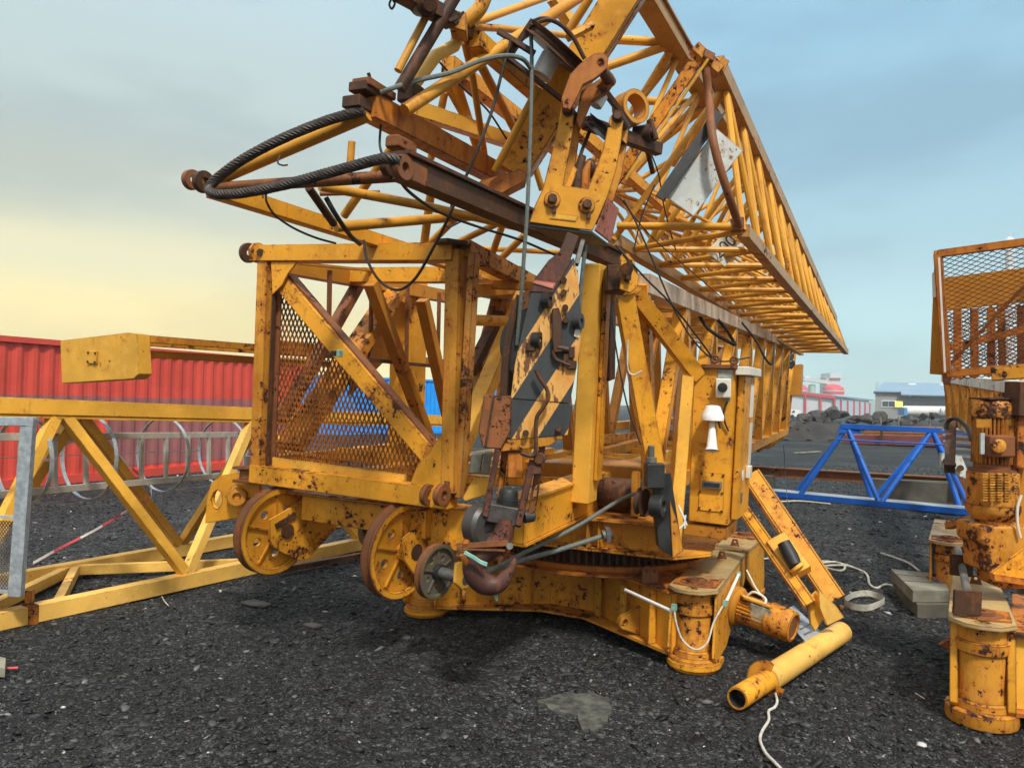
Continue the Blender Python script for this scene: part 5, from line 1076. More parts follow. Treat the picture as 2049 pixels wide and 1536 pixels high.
# the thick wire rope with its twisted strands
def strand_rope():
    c = spline([P(*p) for p in ((728, 220, 3.36), (650, 243, 3.38), (560, 280, 3.40), (485, 320, 3.44), (436, 356, 3.48), (419, 377, 3.48), (432, 388, 3.44), (480, 387, 3.38), (560, 372, 3.3), (660, 345, 3.2), (745, 322, 3.12), (775, 317, 3.1), (800, 322, 3.1))], 26)
    t = 0; L = [0]
    for a, b in zip(c, c[1:]): L.append(L[-1]+(b-a).length)
    rp = thing('wire_rope', 'thick dark twisted wire rope looped around the pointed jib tip', 'rope', c[0])
    nrm = V((0, 0, 1)); R = .0138
    for s in range(6):
        pts = []; a = (c[1]-c[0]).orthogonal().normalized()
        for i, p in enumerate(c):
            tg = (c[min(i+1, len(c)-1)]-c[max(0, i-1)]).normalized(); a = (a-tg*a.dot(tg)).normalized(); b = tg.cross(a)
            ph = 2*math.pi*(s/6 + L[i]/.115); pts.append(p + (a*math.cos(ph)+b*math.sin(ph))*R)
        part('strand', MB().tube(pts, .0102, 6), M['rope'], rp)
strand_rope()
cable('hoist_rope', [(1062, 62, 3.92), (1064, 120, 3.9), (1062, 240, 3.88), (1056, 400, 3.88), (1048, 520, 3.9), (1042, 600, 3.94), (1034, 690, 4.0)], .0105, 'grope', 'grey green hoist rope running straight down beside the striped hook block', 'rope')
cable('hoist_rope', [(1172, 490, 4.05), (1166, 540, 4.06), (1160, 600, 4.08), (1157, 650, 4.08)], .011, 'grope', 'short grey rope entering the right side of the hook block', 'rope')
cable('tag_cable', [(1022, 80, 3.9), (1008, 130, 3.9), (985, 220, 3.9), (955, 300, 3.9), (925, 370, 3.95), (895, 440, 4.0), (862, 505, 4.1), (830, 558, 4.2), (796, 580, 4.3), (760, 562, 4.4), (735, 520, 4.4), (728, 480, 4.4)], .0085, 'rope', 'thin dark cable dropping across the frame to a loop below the top beam', 'cable')
cable('loose_cable', [(762, 186, 3.4), (790, 175, 3.4), (840, 160, 3.5), (900, 146, 3.6), (960, 122, 3.7), (1010, 112, 3.8), (1045, 118, 3.85), (1064, 140, 3.9)], .012, 'grope', 'grey green rope sagging from the orange chord to the top pulley', 'rope')
cable('loose_cable', [(532, 388, 3.7), (534, 405, 3.7), (550, 430, 3.75), (585, 455, 3.8), (630, 475, 3.9), (672, 487, 4.0)], .006, 'black', 'thin black cable drooping under the left end of the jib', 'cable')
cable('loose_cable', [(762, 250, 3.5), (760, 290, 3.5), (768, 318, 3.45)], .006, 'black', 'short black cable hanging beside the upper lug of the orange chord', 'cable')
cable('loose_cable', [(790, 345, 3.3), (820, 385, 3.5), (880, 425, 3.9), (960, 455, 4.3), (1040, 480, 4.6), (1115, 512, 4.8)], .008, 'black', 'long black cable under the dark beam toward the fork head', 'cable')
cable('loose_cable', [(652, 395, 3.75), (672, 430, 3.8), (700, 470, 4.0), (720, 488, 4.2)], .013, 'black', 'short thick black cable end leaning on the top beam', 'cable')
cable('loose_cable', [(846, 330, 4.1), (905, 385, 4.3), (892, 452, 4.6), (930, 440, 4.9)], .006, 'black', 'thin black loop behind the dark beam in the middle', 'cable')
cable('loose_cable', [(880, 125, 4.0), (930, 180, 4.2), (975, 220, 4.4), (1015, 280, 4.6)], .006, 'black', 'thin black cable among the tubes left of the heavy strut', 'cable')
cable('loose_cable', [(1066, 42, 3.9), (1090, 36, 3.9), (1120, 48, 3.95), (1136, 66, 4.0)], .009, 'rope', 'short bowed cable over the top pulley', 'cable')
cable('loose_cable', [(1248, 400, 4.9), (1275, 450, 4.9), (1310, 530, 4.9), (1350, 620, 4.95), (1395, 690, 5.0), (1440, 722, 5.1), (1500, 715, 5.6)], .006, 'black', 'thin black cable crossing down in front of the jib to the cabinet', 'cable')
cable('loose_cable', [(1232, 490, 4.5), (1290, 555, 4.5), (1345, 610, 4.6), (1400, 680, 4.8), (1425, 715, 4.9)], .006, 'black', 'thin cable running from the hinge plate to the cabinet top', 'cable')
cable('loose_cable', [(1310, 370, 5.0), (1285, 430, 5.0), (1268, 500, 5.0)], .005, 'black', 'short thin cable hanging in the near end of the jib', 'cable')
cable('loose_cable', [(1300, 300, 5.1), (1318, 350, 5.2), (1330, 420, 5.4), (1352, 500, 5.6)], .005, 'black', 'thin dark cable hanging inside the jib behind the white plate rail', 'cable')
cable('loose_cable', [(1290, 280, 4.6), (1300, 320, 4.7), (1306, 345, 4.8)], .016, 'dkrust', 'short frayed dark cable end below the shaft nut', 'cable')
cable('loose_cable', [(1240, 395, 5.0), (1300, 470, 5.2), (1380, 540, 6.0), (1450, 600, 7.0)], .004, 'black', 'hair thin cable running through the jib above the left chord', 'cable')
cable('loose_cable', [(1392, 620, 6.6), (1420, 660, 6.6), (1470, 690, 6.7)], .016, 'black', 'thick black hose hanging below the pale mast chord', 'hose')
cable('loose_cable', [(1410, 612, 6.9), (1450, 655, 7.0), (1472, 690, 7.1)], .016, 'black', 'second thick black hose just behind the first below the chord', 'hose')
cable('loose_cable', [(1480, 640, 8.2), (1512, 680, 8.2), (1530, 715, 8.2), (1545, 728, 8.3), (1550, 690, 8.5)], .012, 'black', 'black hose looping down near the far cabinet corner', 'hose')
cable('loose_cable', [(1333, 640, 5.6), (1334, 690, 5.6), (1345, 706, 5.6), (1360, 700, 5.6), (1366, 660, 5.7)], .012, 'yel_tube', 'yellow hose loop hanging over the strut left of the cabinet', 'hose')
cable('loose_cable', [(1256, 680, 4.5), (1256, 735, 4.5), (1266, 750, 4.5), (1284, 742, 4.5)], .006, 'wrope', 'white wire loop tied around the leaning strut', 'wire')
cable('loose_cable', [(1238, 590, 4.52), (1226, 640, 4.5), (1250, 790, 4.5), (1282, 890, 4.5)], .005, 'black', 'thin black cable taped down the left edge of the leaning strut', 'cable')
cable('stay_rope', [(975, 1145, 4.3), (1050, 1105, 4.5), (1150, 1055, 4.8), (1240, 1000, 5.0), (1278, 985, 5.0)], .013, 'grope', 'upper grey stay rope slanting behind the hook to the small pulley', 'rope')
cable('stay_rope', [(900, 1150, 4.6), (985, 1138, 4.6), (1060, 1116, 4.7), (1130, 1096, 4.8), (1218, 1068, 4.9)], .016, 'grope', 'lower grey stay rope slanting behind the hook to the platform clamp', 'rope')
single('rope_clamp', MB().lathe(P(1216, 1069, 4.88), CR+CU*.3, [(0, -.03), (.04, -.03), (.028, 0), (.04, .03), (0, .03)], 10).box(P(1216, 1069, 4.9), CR*.03, CF*.12, CU*.08), M['steel'], 'grey rope clamp on the platform at the end of the lower stay rope', 'clamp')
cable('loose_cable', [(1568, 890, 13.6), (1572, 960, 13.5), (1578, 1030, 9.5)], .005, 'black', 'hair thin cable dropping from the far mast end', 'cable')
single('chain_bundle', MB().tube(spline([P(1575, 700, 14), P(1584, 712, 13.9), P(1576, 722, 13.9), P(1586, 726, 13.9), P(1580, 736, 13.9)]), .05, 8), M['steel'], 'small clump of chain at the far end of the jib', 'chain')
cable('shackle_wire', [(782, 0, 3.35), (779, 10, 3.35), (784, 18, 3.35), (790, 8, 3.35), (786, 0, 3.35)], .005, 'black', 'small wire loop at the top edge beside the hinge head', 'wire')
cable('loose_cable', [(895, 46, 3.5), (915, 38, 3.5), (928, 24, 3.5)], .006, 'black', 'thin black wire twisted beside the node box at the top', 'wire')
cable('wire_hook', [(560, 312, 3.5), (556, 326, 3.48), (566, 331, 3.46), (576, 330, 3.46)], .004, 'black', 'small bent wire on the yellow tube of the jib tip', 'wire')
# ================================================================ lattice mast section on the left
ls = thing('lattice_section', 'bright yellow triangular lattice mast section lying on the gravel at the left', 'mast section', G(100, 1215))
f0, f1 = G(-330, 1310, .06), G(740, 1083, .06)
top0, top1 = P(-330, 800, 4.75), P(520, 828, 7.65); top2 = top0.lerp(top1, 2.0)
rr0, rr1 = G(-200, 1200, .06), G(740, 1032, .06)
def onl(a, b, px_):      # point of the line a-b at a pixel column
    lo, hi = -.5, 2.5
    for _ in range(50):
        m = (lo+hi)/2
        if pxx(a.lerp(b, m))[0] < px_: lo = m
        else: hi = m
    return a.lerp(b, lo)
part('bottom_chord', MB().bar(f0, f1, .12, .125), M['yel_pale'], ls, bevel=.005)
part('bottom_chord', MB().bar(rr0, rr1, .12, .125), M['yel_pale'], ls, bevel=.005)
part('top_chord', MB().bar(top0, top2, .12, .125), M['yel_clean'], ls, bevel=.005)
part('top_chord_flange', MB().bar(top0-UP*.075, top2-UP*.075, .10, .03), M['yel_clean'], ls)
for xt, xb in ((112, -95), (128, 372), (505, 372), (520, 720), (-130, -100)):
    part('brace', MB().bar(onl(top0, top2, xt)-UP*.06, onl(f0, f1, xb)+UP*.05, .085, .085, HB), M['yel_clean'] if xt != 505 else M['yel_pale'], ls, bevel=.005)
for xt, xb in ((150, -60), (160, 358), (520, 362), (-60, -70)):
    part('brace', MB().bar(onl(top0, top2, xt)-UP*.06, onl(rr0, rr1, xb)+UP*.05, .085, .085, HB), M['yel_clean'], ls, bevel=.005)
part('cross_member', MB().bar(onl(rr0, rr1, 152), onl(f0, f1, 112), .07, .08), M['yel_pale'], ls, bevel=.004)
part('cross_member', MB().bar(onl(rr0, rr1, 150)-V((0, .05, 0)), onl(f0, f1, 545), .08, .085), M['yel_pale'], ls, bevel=.004)
part('cross_member', MB().bar(onl(f0, f1, -120), onl(rr0, rr1, 140), .08, .085), M['yel_pale'], ls, bevel=.004)
jp = onl(f0, f1, 58); part('joint_strap', MB().bar(jp-(f1-f0).normalized()*.035, jp+(f1-f0).normalized()*.035, .135, .14).box(jp+UP*.12, CR*.05, CF*.04, UP*.10), M['orange'], ls, bevel=.004)
single('pipe_bar', MB().bar(G(560, 1139, .05), G(760, 1104, .05), .07, .05), M['dkrust'], 'dark rusty bar lying on the gravel behind the large rope wheel', 'bar')
for x in (735, 755): single('pin_ring', MB().lathe(P(x, 1065, 7.4), KA+KB*-.4, [(.05, -.03), (.13, -.03), (.13, .03), (.05, .03), (.05, -.03)], 20), M['dkrust'], 'dark rusty pin ring behind the cross beam, one of a close pair', 'ring', 'pair of pin rings behind the beam')
# aluminium ladder with safety hoops, lying in the section
ld = thing('safety_ladder', 'grey aluminium ladder with round safety hoops lying on its side in the lattice', 'ladder', P(200, 990, 6.3))
u0, u1 = P(-200, 876, 4.9), P(512, 869, 8.4); d0_, d1_ = P(-200, 1006, 4.9), P(512, 945, 8.4)
part('side_rail', MB().bar(u0, u1, .03, .055), M['alu'], ld, bevel=.003); part('side_rail', MB().bar(d0_, d1_, .03, .055), M['alu'], ld, bevel=.003)
for x in (42, 110, 172, 230, 283, 332, 376, 418, 456, 490): part('rung', MB().bar(onl(u0, u1, x), onl(d0_, d1_, x), .035, .035, HA), M['alu'], ld, bevel=.004)
hoopc = []
for x in (75, 205, 352, 470):
    m_ = (onl(u0, u1, x)+onl(d0_, d1_, x))/2 + UP*.02; c_ = m_ + HB*.18
    part('hoop', MB().lathe(c_, HA, [(.355, -.016), (.361, -.016), (.361, .016), (.355, .016), (.355, -.016)], 40), M['galv'], ld); hoopc.append(c_)
for dz, db in ((.358, 0), (-.358, 0), (0, .358)): part('hoop_wire', MB().tube([c+UP*dz+HB*db for c in hoopc], .004, 6), M['steel'], ld)
# galvanized gate
gt = thing('access_gate', 'galvanized steel gate frame with a perforated lower panel at the left edge', 'gate', P(55, 1190, 5.25))
part('upright', MB().bar(P(58, 836, 5.15), P(32, 1192, 5.15), .09, .05, CF), M['galv'], gt, bevel=.004)
part('top_rail', MB().bar(P(-120, 842, 5.1), P(70, 843, 5.15), .05, .06), M['galv'], gt, bevel=.004)
part('mid_rail', MB().bar(P(-120, 1028, 5.15), P(44, 1035, 5.17), .03, .02), M['alu'], gt)
part('sill', MB().prism([P(-120, 1178, 5.1), P(44, 1190, 5.15), P(36, 1175, 5.5), P(-120, 1162, 5.5)], UP*.02), M['galv'], gt)
mb = expanded(MB(), P(-60, 1180, 5.2), P(38, 1186, 5.2)-P(-60, 1180, 5.2), P(-60, 1035, 5.2)-P(-60, 1180, 5.2), lambda p: True, .022, .03, .006, .003, CF); part('perforated_panel', mb, M['steel'], gt, smooth=False)
# barrier tape
def tape(pts, w, label, n=10):
    c = spline([P(*p) for p in pts], n); t = thing('barrier_tape', label, 'tape', c[0]); L = 0; k0 = 0; seg = 0
    for i in range(1, len(c)):
        L += (c[i]-c[i-1]).length
        if L > .22 or i == len(c)-1:
            s = c[k0:i+1]; mb = MB()
            for j, p in enumerate(s):
                tw = .7*math.sin(p.x*5+p.z*7); e = (UP*math.cos(tw)+CR*math.sin(tw)*.5)*(w/2); mb.v += [p-e, p+e, p+e+CF*.003, p-e+CF*.003]
            for j in range(len(s)-1):
                for q in range(4): mb.f.append((4*j+q, 4*j+(q+1) % 4, 4*j+4+(q+1) % 4, 4*j+4+q))
            part('stripe', mb, M['tape_r' if seg % 2 else 'tape_w'], t); seg += 1; k0 = i; L = 0
tape([(202, 835, 6.6), (214, 860, 6.5), (228, 880, 6.5), (240, 912, 6.6), (268, 940, 6.8), (295, 966, 7.0), (303, 985, 7.0), (296, 1000, 6.9), (260, 1018, 6.6), (190, 1060, 6.2), (120, 1096, 5.9), (66, 1126, 5.7)], .022, 'red and white barrier tape stretched diagonally down to the gravel')
tape([(120, 896, 6.1), (135, 886, 6.1), (160, 878, 6.2), (176, 872, 6.2)], .03, 'crumpled red and white tape end on the slanting brace')
tape([(78, 914, 5.9), (95, 920, 5.9), (118, 916, 6.0)], .025, 'red and white tape knotted around the left brace')
# ================================================================ outrigger strut lying against the crane
st = thing('loose_outrigger', 'loose yellow outrigger of two channels on a thick pipe lying on the gravel', 'outrigger', G(1570, 1340))
pa, pb = G(1475, 1397, .073), G(1684, 1264, .073); pd = (pb-pa).normalized()
pm = onl(pa, pb, 1534)
part('pipe', MB().lathe(pm, pd, [(0, 0), (.073, 0), (.073, (pb-pm).length), (0, (pb-pm).length)], 36), M['yel_pale'], st, bevel=.004)
L2 = (pm-pa).length
part('pipe_end', MB().lathe(pa, pd, [(.048, .05), (.048, 0), (.058, -.001), (.061, .004), (.061, L2), (.05, L2+.02)], 36).lathe(pa, pd, [(0, .3), (.05, .3)], 30), M['yel'], st)
part('pipe_bore', MB().lathe(pa, pd, [(0, .10), (.0475, .10), (.0475, .004)], 30), M['black'], st)
part('collar', MB().lathe(pm, pd, [(.06, -.014), (.112, -.014), (.112, .0), (.06, .0), (.06, -.014)], 36, .9, 2*math.pi-.5), M['yel_rusty'], st)
ch0a, ch0b = P(1502, 950, 5.75), P(1672, 1202, 5.2)
ch1a, ch1b = P(1488, 1020, 5.6), P(1622, 1212, 5.0)
def channel(mb, p, q, w, h, t, up): return mb.bar(p, q, w, t, up, (0, h/2-t/2)).bar(p, q, w, t, up, (0, -h/2+t/2)).bar(p, q, t, h-2*t-.001, up, (w/2-t/2, 0))
cup = (CU*.55+CR*.83)
part('channel', channel(MB(), ch0a, ch0b, .10, .14, .014, cup), M['yel'], st, bevel=.003)
part('channel', channel(MB(), ch1a, ch1b, .09, .085, .014, cup), M['yel'], st, bevel=.003)
part('gusset', MB().prism([P(x, y, 5.0) for x, y in ((1638, 1180), (1672, 1210), (1690, 1235), (1655, 1252), (1640, 1215))], CF*.03), M['yel_pale'], st, bevel=.004)
part('gusset', MB().prism([P(x, y, 5.05) for x, y in ((1618, 1198), (1636, 1182), (1650, 1235), (1632, 1262), (1622, 1248))], CF*.03), M['yel_clean'], st, bevel=.004)
part('guide_block', MB().bar(P(1552, 1078, 5.35), P(1604, 1148, 5.15), .15, .10, CF), M['yel_clean'], st, bevel=.004)
part('black_roller', MB().tube([P(1568, 1085, 5.22), P(1582, 1112, 5.17), P(1592, 1132, 5.12)], [.045, .052, .045], 18), M['black'], st)
part('roller_end', MB().cyl(P(1592, 1132, 5.12), P(1597, 1138, 5.11), .055, 20), M['yel_clean'], st)
part('tie_bolt', MB().cyl(P(1677, 1213, 5.1), P(1686, 1216, 5.1), .02, 10), M['dkrust'], st)
# ---------------------------------------------------------------- gear motor on the ground
gm = thing('gear_motor', 'old yellow gear motor with rusty fan cowl lying on the gravel', 'motor', G(1540, 1262))
m0 = P(1482, 1215, 5.15); m1 = P(1588, 1254, 4.9); md = (m1-m0).normalized(); ML = (m1-m0).length
part('gear_case', MB().lathe(m0-md*.16, md, [(0, 0), (.10, 0), (.13, .02), (.135, .14), (.12, .16), (.085, .17), (0, .17)], 28), M['yel_dark'], gm)
fin = []
for k in range(72): an = 2*math.pi*k/72; fin.append((m0+md*.01) + (md.orthogonal().normalized()*math.cos(an)+md.cross(md.orthogonal().normalized())*math.sin(an))*(.098 if k % 3 else .082))
part('stator', MB().prism(fin, md*(ML-.18)), M['yel'], gm, smooth=False)
cw = m0+md*(ML-.165); part('fan_cowl', MB().lathe(cw, md, [(.0, 0), (.108, 0), (.110, .01), (.108, .13), (.098, .165), (.082, .17), (.082, .15), (0, .15)], 32), M['yel_rusty'], gm)
part('fan_grille', MB().lathe(cw+md*.151, md, [(0, 0), (.081, 0), (.081, .006), (0, .008)], 28), M['rust'], gm)
part('terminal_box', MB().box(m0+md*.10-CF*.09+CU*.02, md*.15, CF*.08, CU*.13), plain('torn_silver_foil', (.42, .42, .36), .35, .5, 18, metal=.3), gm, bevel=.012)
part('terminal_lid', MB().box(m0+md*.08-CF*.08+CU*.095, md*.2, CF*.1, CU*.014), M['yel_clean'], gm, bevel=.003)
part('cable', MB().tube(spline([m0+CU*.10+md*.05, m0+CU*.14+md*.10, m0+CU*.12+md*.18, m0+CU*.08+md*.12-CF*.12]), .008, 8), M['cream'], gm)
sp = thing('printed_plate', 'grey printed metal plate leaning behind the pipe on the gravel', 'plate', G(1610, 1280))
pq = [P(1561, 1227, 5.25), P(1588, 1212, 5.5), P(1648, 1270, 5.05), P(1614, 1288, 4.85)]
part('sheet', MB().prism(pq, UP*.006), M['galv'], sp)
for k in range(5):
    t = .12+.17*k; a, b = pq[0].lerp(pq[3], t), pq[1].lerp(pq[2], t); part('printed_line', MB().bar(a.lerp(b, .18)+UP*.009, a.lerp(b, .8 if k % 2 else .62)+UP*.009, .02, .002), M['steel'], sp)
# ---------------------------------------------------------------- loose things on the yard
single('sling', MB(), M['wrope'], None, None) if False else None
def ribbon(name, pts, w, mat, label, cat):
    c = spline([G(x, y, z) for x, y, z in pts], 8); mb = MB()
    for p in c: mb.v += [p, p+UP*w, p+UP*w+CF*.006, p+CF*.006]
    for j in range(len(c)-1):
        for q in range(4): mb.f.append((4*j+q, 4*j+(q+1) % 4, 4*j+4+(q+1) % 4, 4*j+4+q))
    return single(name, mb, mat, label, cat)
ribbon('lifting_sling', [(1690, 1207, .01), (1708, 1196, .02), (1735, 1192, .02), (1757, 1198, .01), (1770, 1207, .01), (1755, 1216, .01), (1735, 1222, .0), (1706, 1219, .0), (1690, 1210, .01)], .05, M['wrope'], 'pale webbing sling lying in a loop on the gravel', 'sling')
def rope(pts, r, label): return single('rope', MB().tube(spline([G(x, y, r+.004) for x, y in pts], 8), r, 8), M['wrope'], label, 'rope')
rope([(1640, 1126), (1672, 1124), (1690, 1133), (1684, 1141), (1662, 1138), (1650, 1132), (1690, 1131), (1725, 1142), (1736, 1152), (1740, 1168), (1754, 1176), (1770, 1169), (1786, 1171)], .011, 'thin white rope coiled beside the wooden block')
rope([(1763, 1106), (1790, 1115), (1818, 1126), (1840, 1142)], .011, 'short white rope end pointing at the wooden block')
rope([(1520, 1118), (1560, 1116), (1610, 1124), (1650, 1122), (1690, 1128), (1720, 1140)], .009, 'pale string running along the gravel behind the loose outrigger')
rope([(1551, 1385), (1555, 1402), (1550, 1414), (1538, 1422), (1538, 1440), (1525, 1462), (1521, 1480), (1532, 1505), (1548, 1522), (1565, 1540), (1580, 1560)], .0075, 'white rope winding toward the bottom edge from the pipe')
rope([(1512, 1001), (1560, 1003), (1600, 1002), (1662, 1008)], .014, 'pale string on the gravel in front of the blue girder')
rope([(324, 1193), (329, 1202), (337, 1211)], .004, 'tiny bent white wire on the gravel left of the crane')
wb = thing('timber_block', 'weathered grey timber cribbing block beside the second crane', 'timber', G(1830, 1200))
wtop = [G(1782, 1137, .2), G(1885, 1148, .2), G(1900, 1180, .2), G(1826, 1180, .2)]
part('planks', MB().prism(wtop, UP*-.10), M['wood'], wb, bevel=.006)
part('lower_beam', MB().prism([G(1789, 1160, .10), G(1885, 1165, .10), G(1900, 1208, .10), G(1835, 1208, .10)], UP*-.12), M['conc'], wb, bevel=.008)
for t in (.3, .6): part('plank_joint', MB().bar(wtop[0].lerp(wtop[3], t)+UP*.001, wtop[1].lerp(wtop[2], t)+UP*.001, .008, .004), M['grease'], wb)
single('red_strip', MB().bar(G(1856, 1153, .22), G(1880, 1160, .22), .03, .02), M['maroon'], 'small dark red strip lying on the timber block', 'strip')
def flatstone(pts, z, h, mat, label):
    return single('flat_stone', MB().prism([G(x, y, z) for x, y in pts], UP*h), mat, label, 'stone', bevel=.006)
rr_ = random.Random(4); outl = [(1076, 1414), (1090, 1404), (1140, 1394), (1185, 1392), (1215, 1404), (1224, 1424), (1212, 1450), (1190, 1472), (1168, 1466), (1150, 1440), (1110, 1430)]
oo = []
for a, b in zip(outl, outl[1:]+outl[:1]):
    for t in (0, .33, .66): oo.append((a[0]+(b[0]-a[0])*t+rr_.uniform(-5, 5), a[1]+(b[1]-a[1])*t+rr_.uniform(-3, 3)))
flatstone(oo, -.03, .028, plain('flat_grey_slab', (.052, .053, .044), .8, .5, 16, bump=.8, dist=.006, second=(.105, .108, .088), fine=45), 'flat grey green stone slab sunk in the gravel at the front')
flatstone([(480, 1208), (510, 1202), (545, 1212), (530, 1216), (500, 1213)], -.01, .02, M['rock'], 'flat grey stone chip left of the crane foot')
flatstone([(605, 1252), (625, 1249), (648, 1254), (630, 1259)], -.01, .02, M['rock'], 'small flat stone in front of the rope wheels')
single('wood_offcut', MB().prism([G(-30, 1352, 0), G(10, 1356, 0), G(12, 1335, 0), G(-30, 1328, 0)], UP*.06), M['wood'], 'sawn wood offcut at the left edge of the photograph', 'offcut', bevel=.005)
single('tape_scrap', MB().prism([G(13, 1335, .01), G(36, 1334, .01), G(36, 1337, .01), G(13, 1338, .01)], UP*.004), M['tape_r'], 'tiny red tape scrap beside the sawn wood offcut', 'scrap')
for (x0, y0, x1, y1, lb) in ((1832, 1386, 1850, 1397, 'thin pale twig on the gravel near the second crane foot'), (1696, 1471, 1701, 1481, 'thin pale twig near the bottom right on the gravel'), (1548, 1373, 1563, 1369, 'short red wire stub by the pipe collar')):
    single('twig', MB().tube([G(x0, y0, .008), G(x1, y1, .008)], .004, 6), M['wrope'] if 'twig' in lb else M['tape_r'], lb, 'twig' if 'twig' in lb else 'wire')
# ================================================================ second crane, right edge
F5 = G(1964, 1440); F5.z = 0; D2 = ray(1890, 822); D2.z = 0; D2.normalize(); E2 = V((-D2.y, D2.x, 0))
c2 = thing('second_crane', 'second rusty yellow crane with mesh cage and upright gear motor at right edge', 'crane', V((F5.x+1, F5.y+1, 0)))
foot_and_arm(c2, F5, D2, arm=1.25, H=.53, back=.25, r=.115, pt=.04)
F6 = G(1899, 1208); F6.z = 0; foot_and_arm(c2, F6, D2, arm=1.4, H=.53)
part('base_web', MB().prism([F5-E2*.15+UP*.09, F5-E2*1.6+D2*.5+UP*.09, F5-E2*1.6+D2*.5+UP*.47, F5-E2*.15+UP*.47], D2*.02), M['yel_clean'], c2, bevel=.003)
part('base_flange', MB().prism([F5-E2*.10-D2*.08+UP*.07, F5-E2*1.7+D2*.35+UP*.07, F5-E2*1.7+D2*1.6+UP*.07, F5+D2*1.0-E2*.2+UP*.07], UP*.02).prism([F5-E2*.12-D2*.05+UP*.475, F5-E2*1.7+D2*.35+UP*.475, F5-E2*1.7+D2*1.6+UP*.475, F5+D2*1.0-E2*.2+UP*.475], UP*.02), M['orange'], c2, bevel=.003)
part('tie_lug', MB().prism([P(1881, 1290, 4.3), P(1903, 1278, 4.3), P(1903, 1303, 4.3)], CF*.03), M['rust'], c2)
sp_ = thing('spindle', 'grey steel spindle with two dark square plates lying on the second crane arms', 'spindle', P(1930, 1200, 4.5))
part('rod', MB().tube([P(1916, 1098, 5.2), P(1926, 1140, 4.7), P(1938, 1192, 4.2)], .022, 14), M['steel'], sp_)
part('square_plate', MB().prism([P(x, y, 4.78) for x, y in ((1903, 1108), (1950, 1112), (1947, 1155), (1902, 1150))], CF*.02), M['dkrust'], sp_, bevel=.003)
part('square_plate', MB().prism([P(x, y, 4.02) for x, y in ((1911, 1180), (1966, 1184), (1964, 1232), (1909, 1228))], CF*.02), M['dkrust'], sp_, bevel=.003)
part('stop_bar', MB().bar(P(1898, 1052, 5.7), P(1958, 1034, 5.3), .06, .05), M['yel_rusty'], c2, bevel=.004)
# upright gear motor
mo = group_of('upright_motor', c2); MD = 4.55
def mc(y, x=1985): return P(x, y, MD)
ax_ = (P(1990, 790, MD)-P(1984, 1040, MD)).normalized()
def ml(name, y, prof, mat, x=1985, n=36, bevel=0): 
    c = P(x, y, MD); return part(name, MB().lathe(c, ax_, prof, n), mat, mo, bevel=bevel)
px1 = MD/FP
ml('fan_cowl', 835, [(0, 0), (38*px1, 0), (39*px1, 8*px1), (38*px1, 24*px1), (33*px1, 33*px1), (22*px1, 37*px1), (0, 37*px1)], M['motor'], 1987)
part('cap_plate', MB().box(P(1992, 797, MD), CR*.20, CF*.2, CU*.010), M['dkrust'], mo)
fin = []; cc = P(1985, 926, MD); o1 = ax_.orthogonal().normalized(); o2 = ax_.cross(o1)
for k in range(96): an = 2*math.pi*k/96; fin.append(cc + (o1*math.cos(an)+o2*math.sin(an))*px1*(37 if k % 3 else 31))
part('stator', MB().prism(fin, ax_*(91*px1)), M['motor'], mo, smooth=False)
part('name_plate', MB().prism([P(x, y, MD-37*px1) for x, y in ((1952, 838), (1984, 838), (1984, 856), (1953, 856))], CF*-.004), M['yel_dark'], mo)
part('terminal_box', MB().box(P(1998, 892, MD-38*px1), CR*.16, CF*.08, CU*.13), M['rust'], mo, bevel=.012)
part('terminal_lid', MB().lathe(P(1997, 892, MD-.165), -CF, [(0, 0), (.042, 0), (.042, .012), (.034, .018), (0, .018)], 24), M['motor'], mo)
part('rating_plate', MB().prism([P(x, y, MD-36.5*px1) for x, y in ((1960, 866), (1968, 866), (1968, 908), (1960, 908))], CF*-.012), plain('grey_enamel', (.42, .47, .46), .5, .2, 10), mo)
ml('flange', 939, [(0, -6*px1), (42*px1, -6*px1), (42*px1, 2*px1), (33*px1, 3*px1), (33*px1, 13*px1), (0, 13*px1)], M['rust'], 1985)
ml('housing', 1008, [(0, 0), (46*px1, 0), (46*px1, 62*px1), (42*px1, 66*px1), (0, 66*px1)], M['motor'], 1985, 40)
for i in range(5):
    for j in range(11):
        x, y = 1966+i*14.5, 948+j*5.2; part('louvre', MB().box(P(x+4, y, MD-44*px1-(.004 if 0 < i < 4 else -.012)), CR*.030, CF*.02, CU*.007), M['yel_clean'], mo)
ml('base_ring', 1028, [(0, -10*px1), (34*px1, -10*px1), (45*px1, 2*px1), (48*px1, 10*px1), (48*px1, 20*px1), (0, 20*px1)], M['motor'], 1986, 40)
ml('neck', 1052, [(0, 0), (33*px1, 0), (33*px1, 16*px1), (0, 16*px1)], M['motor'], 1989)
part('gear_case', MB().prism([P(x, y, MD-.13) for x, y in ((1963, 1052), (2065, 1052), (2068, 1100), (2040, 1108), (2035, 1150), (1978, 1148), (1976, 1095), (1963, 1088))], CF*.26), M['motor'], mo, bevel=.02, segs=2)
part('gear_case', MB().box(P(2004, 1132, MD), CR*.17, CF*.24, CU*.22), M['motor'], mo, bevel=.02, segs=2)
part('gusset', MB().prism([P(x, y, MD-.2) for x, y in ((1985, 1145), (2049, 1098), (2090, 1098), (2090, 1170), (1990, 1165))], CF*.02), M['yel'], c2, bevel=.003)
part('platform_edge', MB().prism([P(x, y, MD-.22) for x, y in ((1988, 1148), (1990, 1162), (2100, 1180), (2100, 1166))], CF*.05), M['orange'], c2, bevel=.003)
part('turret', MB().lathe(P(2240, 1205, MD+.7), UP, [(0, -.05), (.6, -.05), (.6, .10), (0, .10)], 48), M['grease'], c2)
part('side_column', MB().bar(P(2042, 935, 4.5), P(2046, 772, 4.5), .13, .12, CF), M['orange'], c2, bevel=.006)
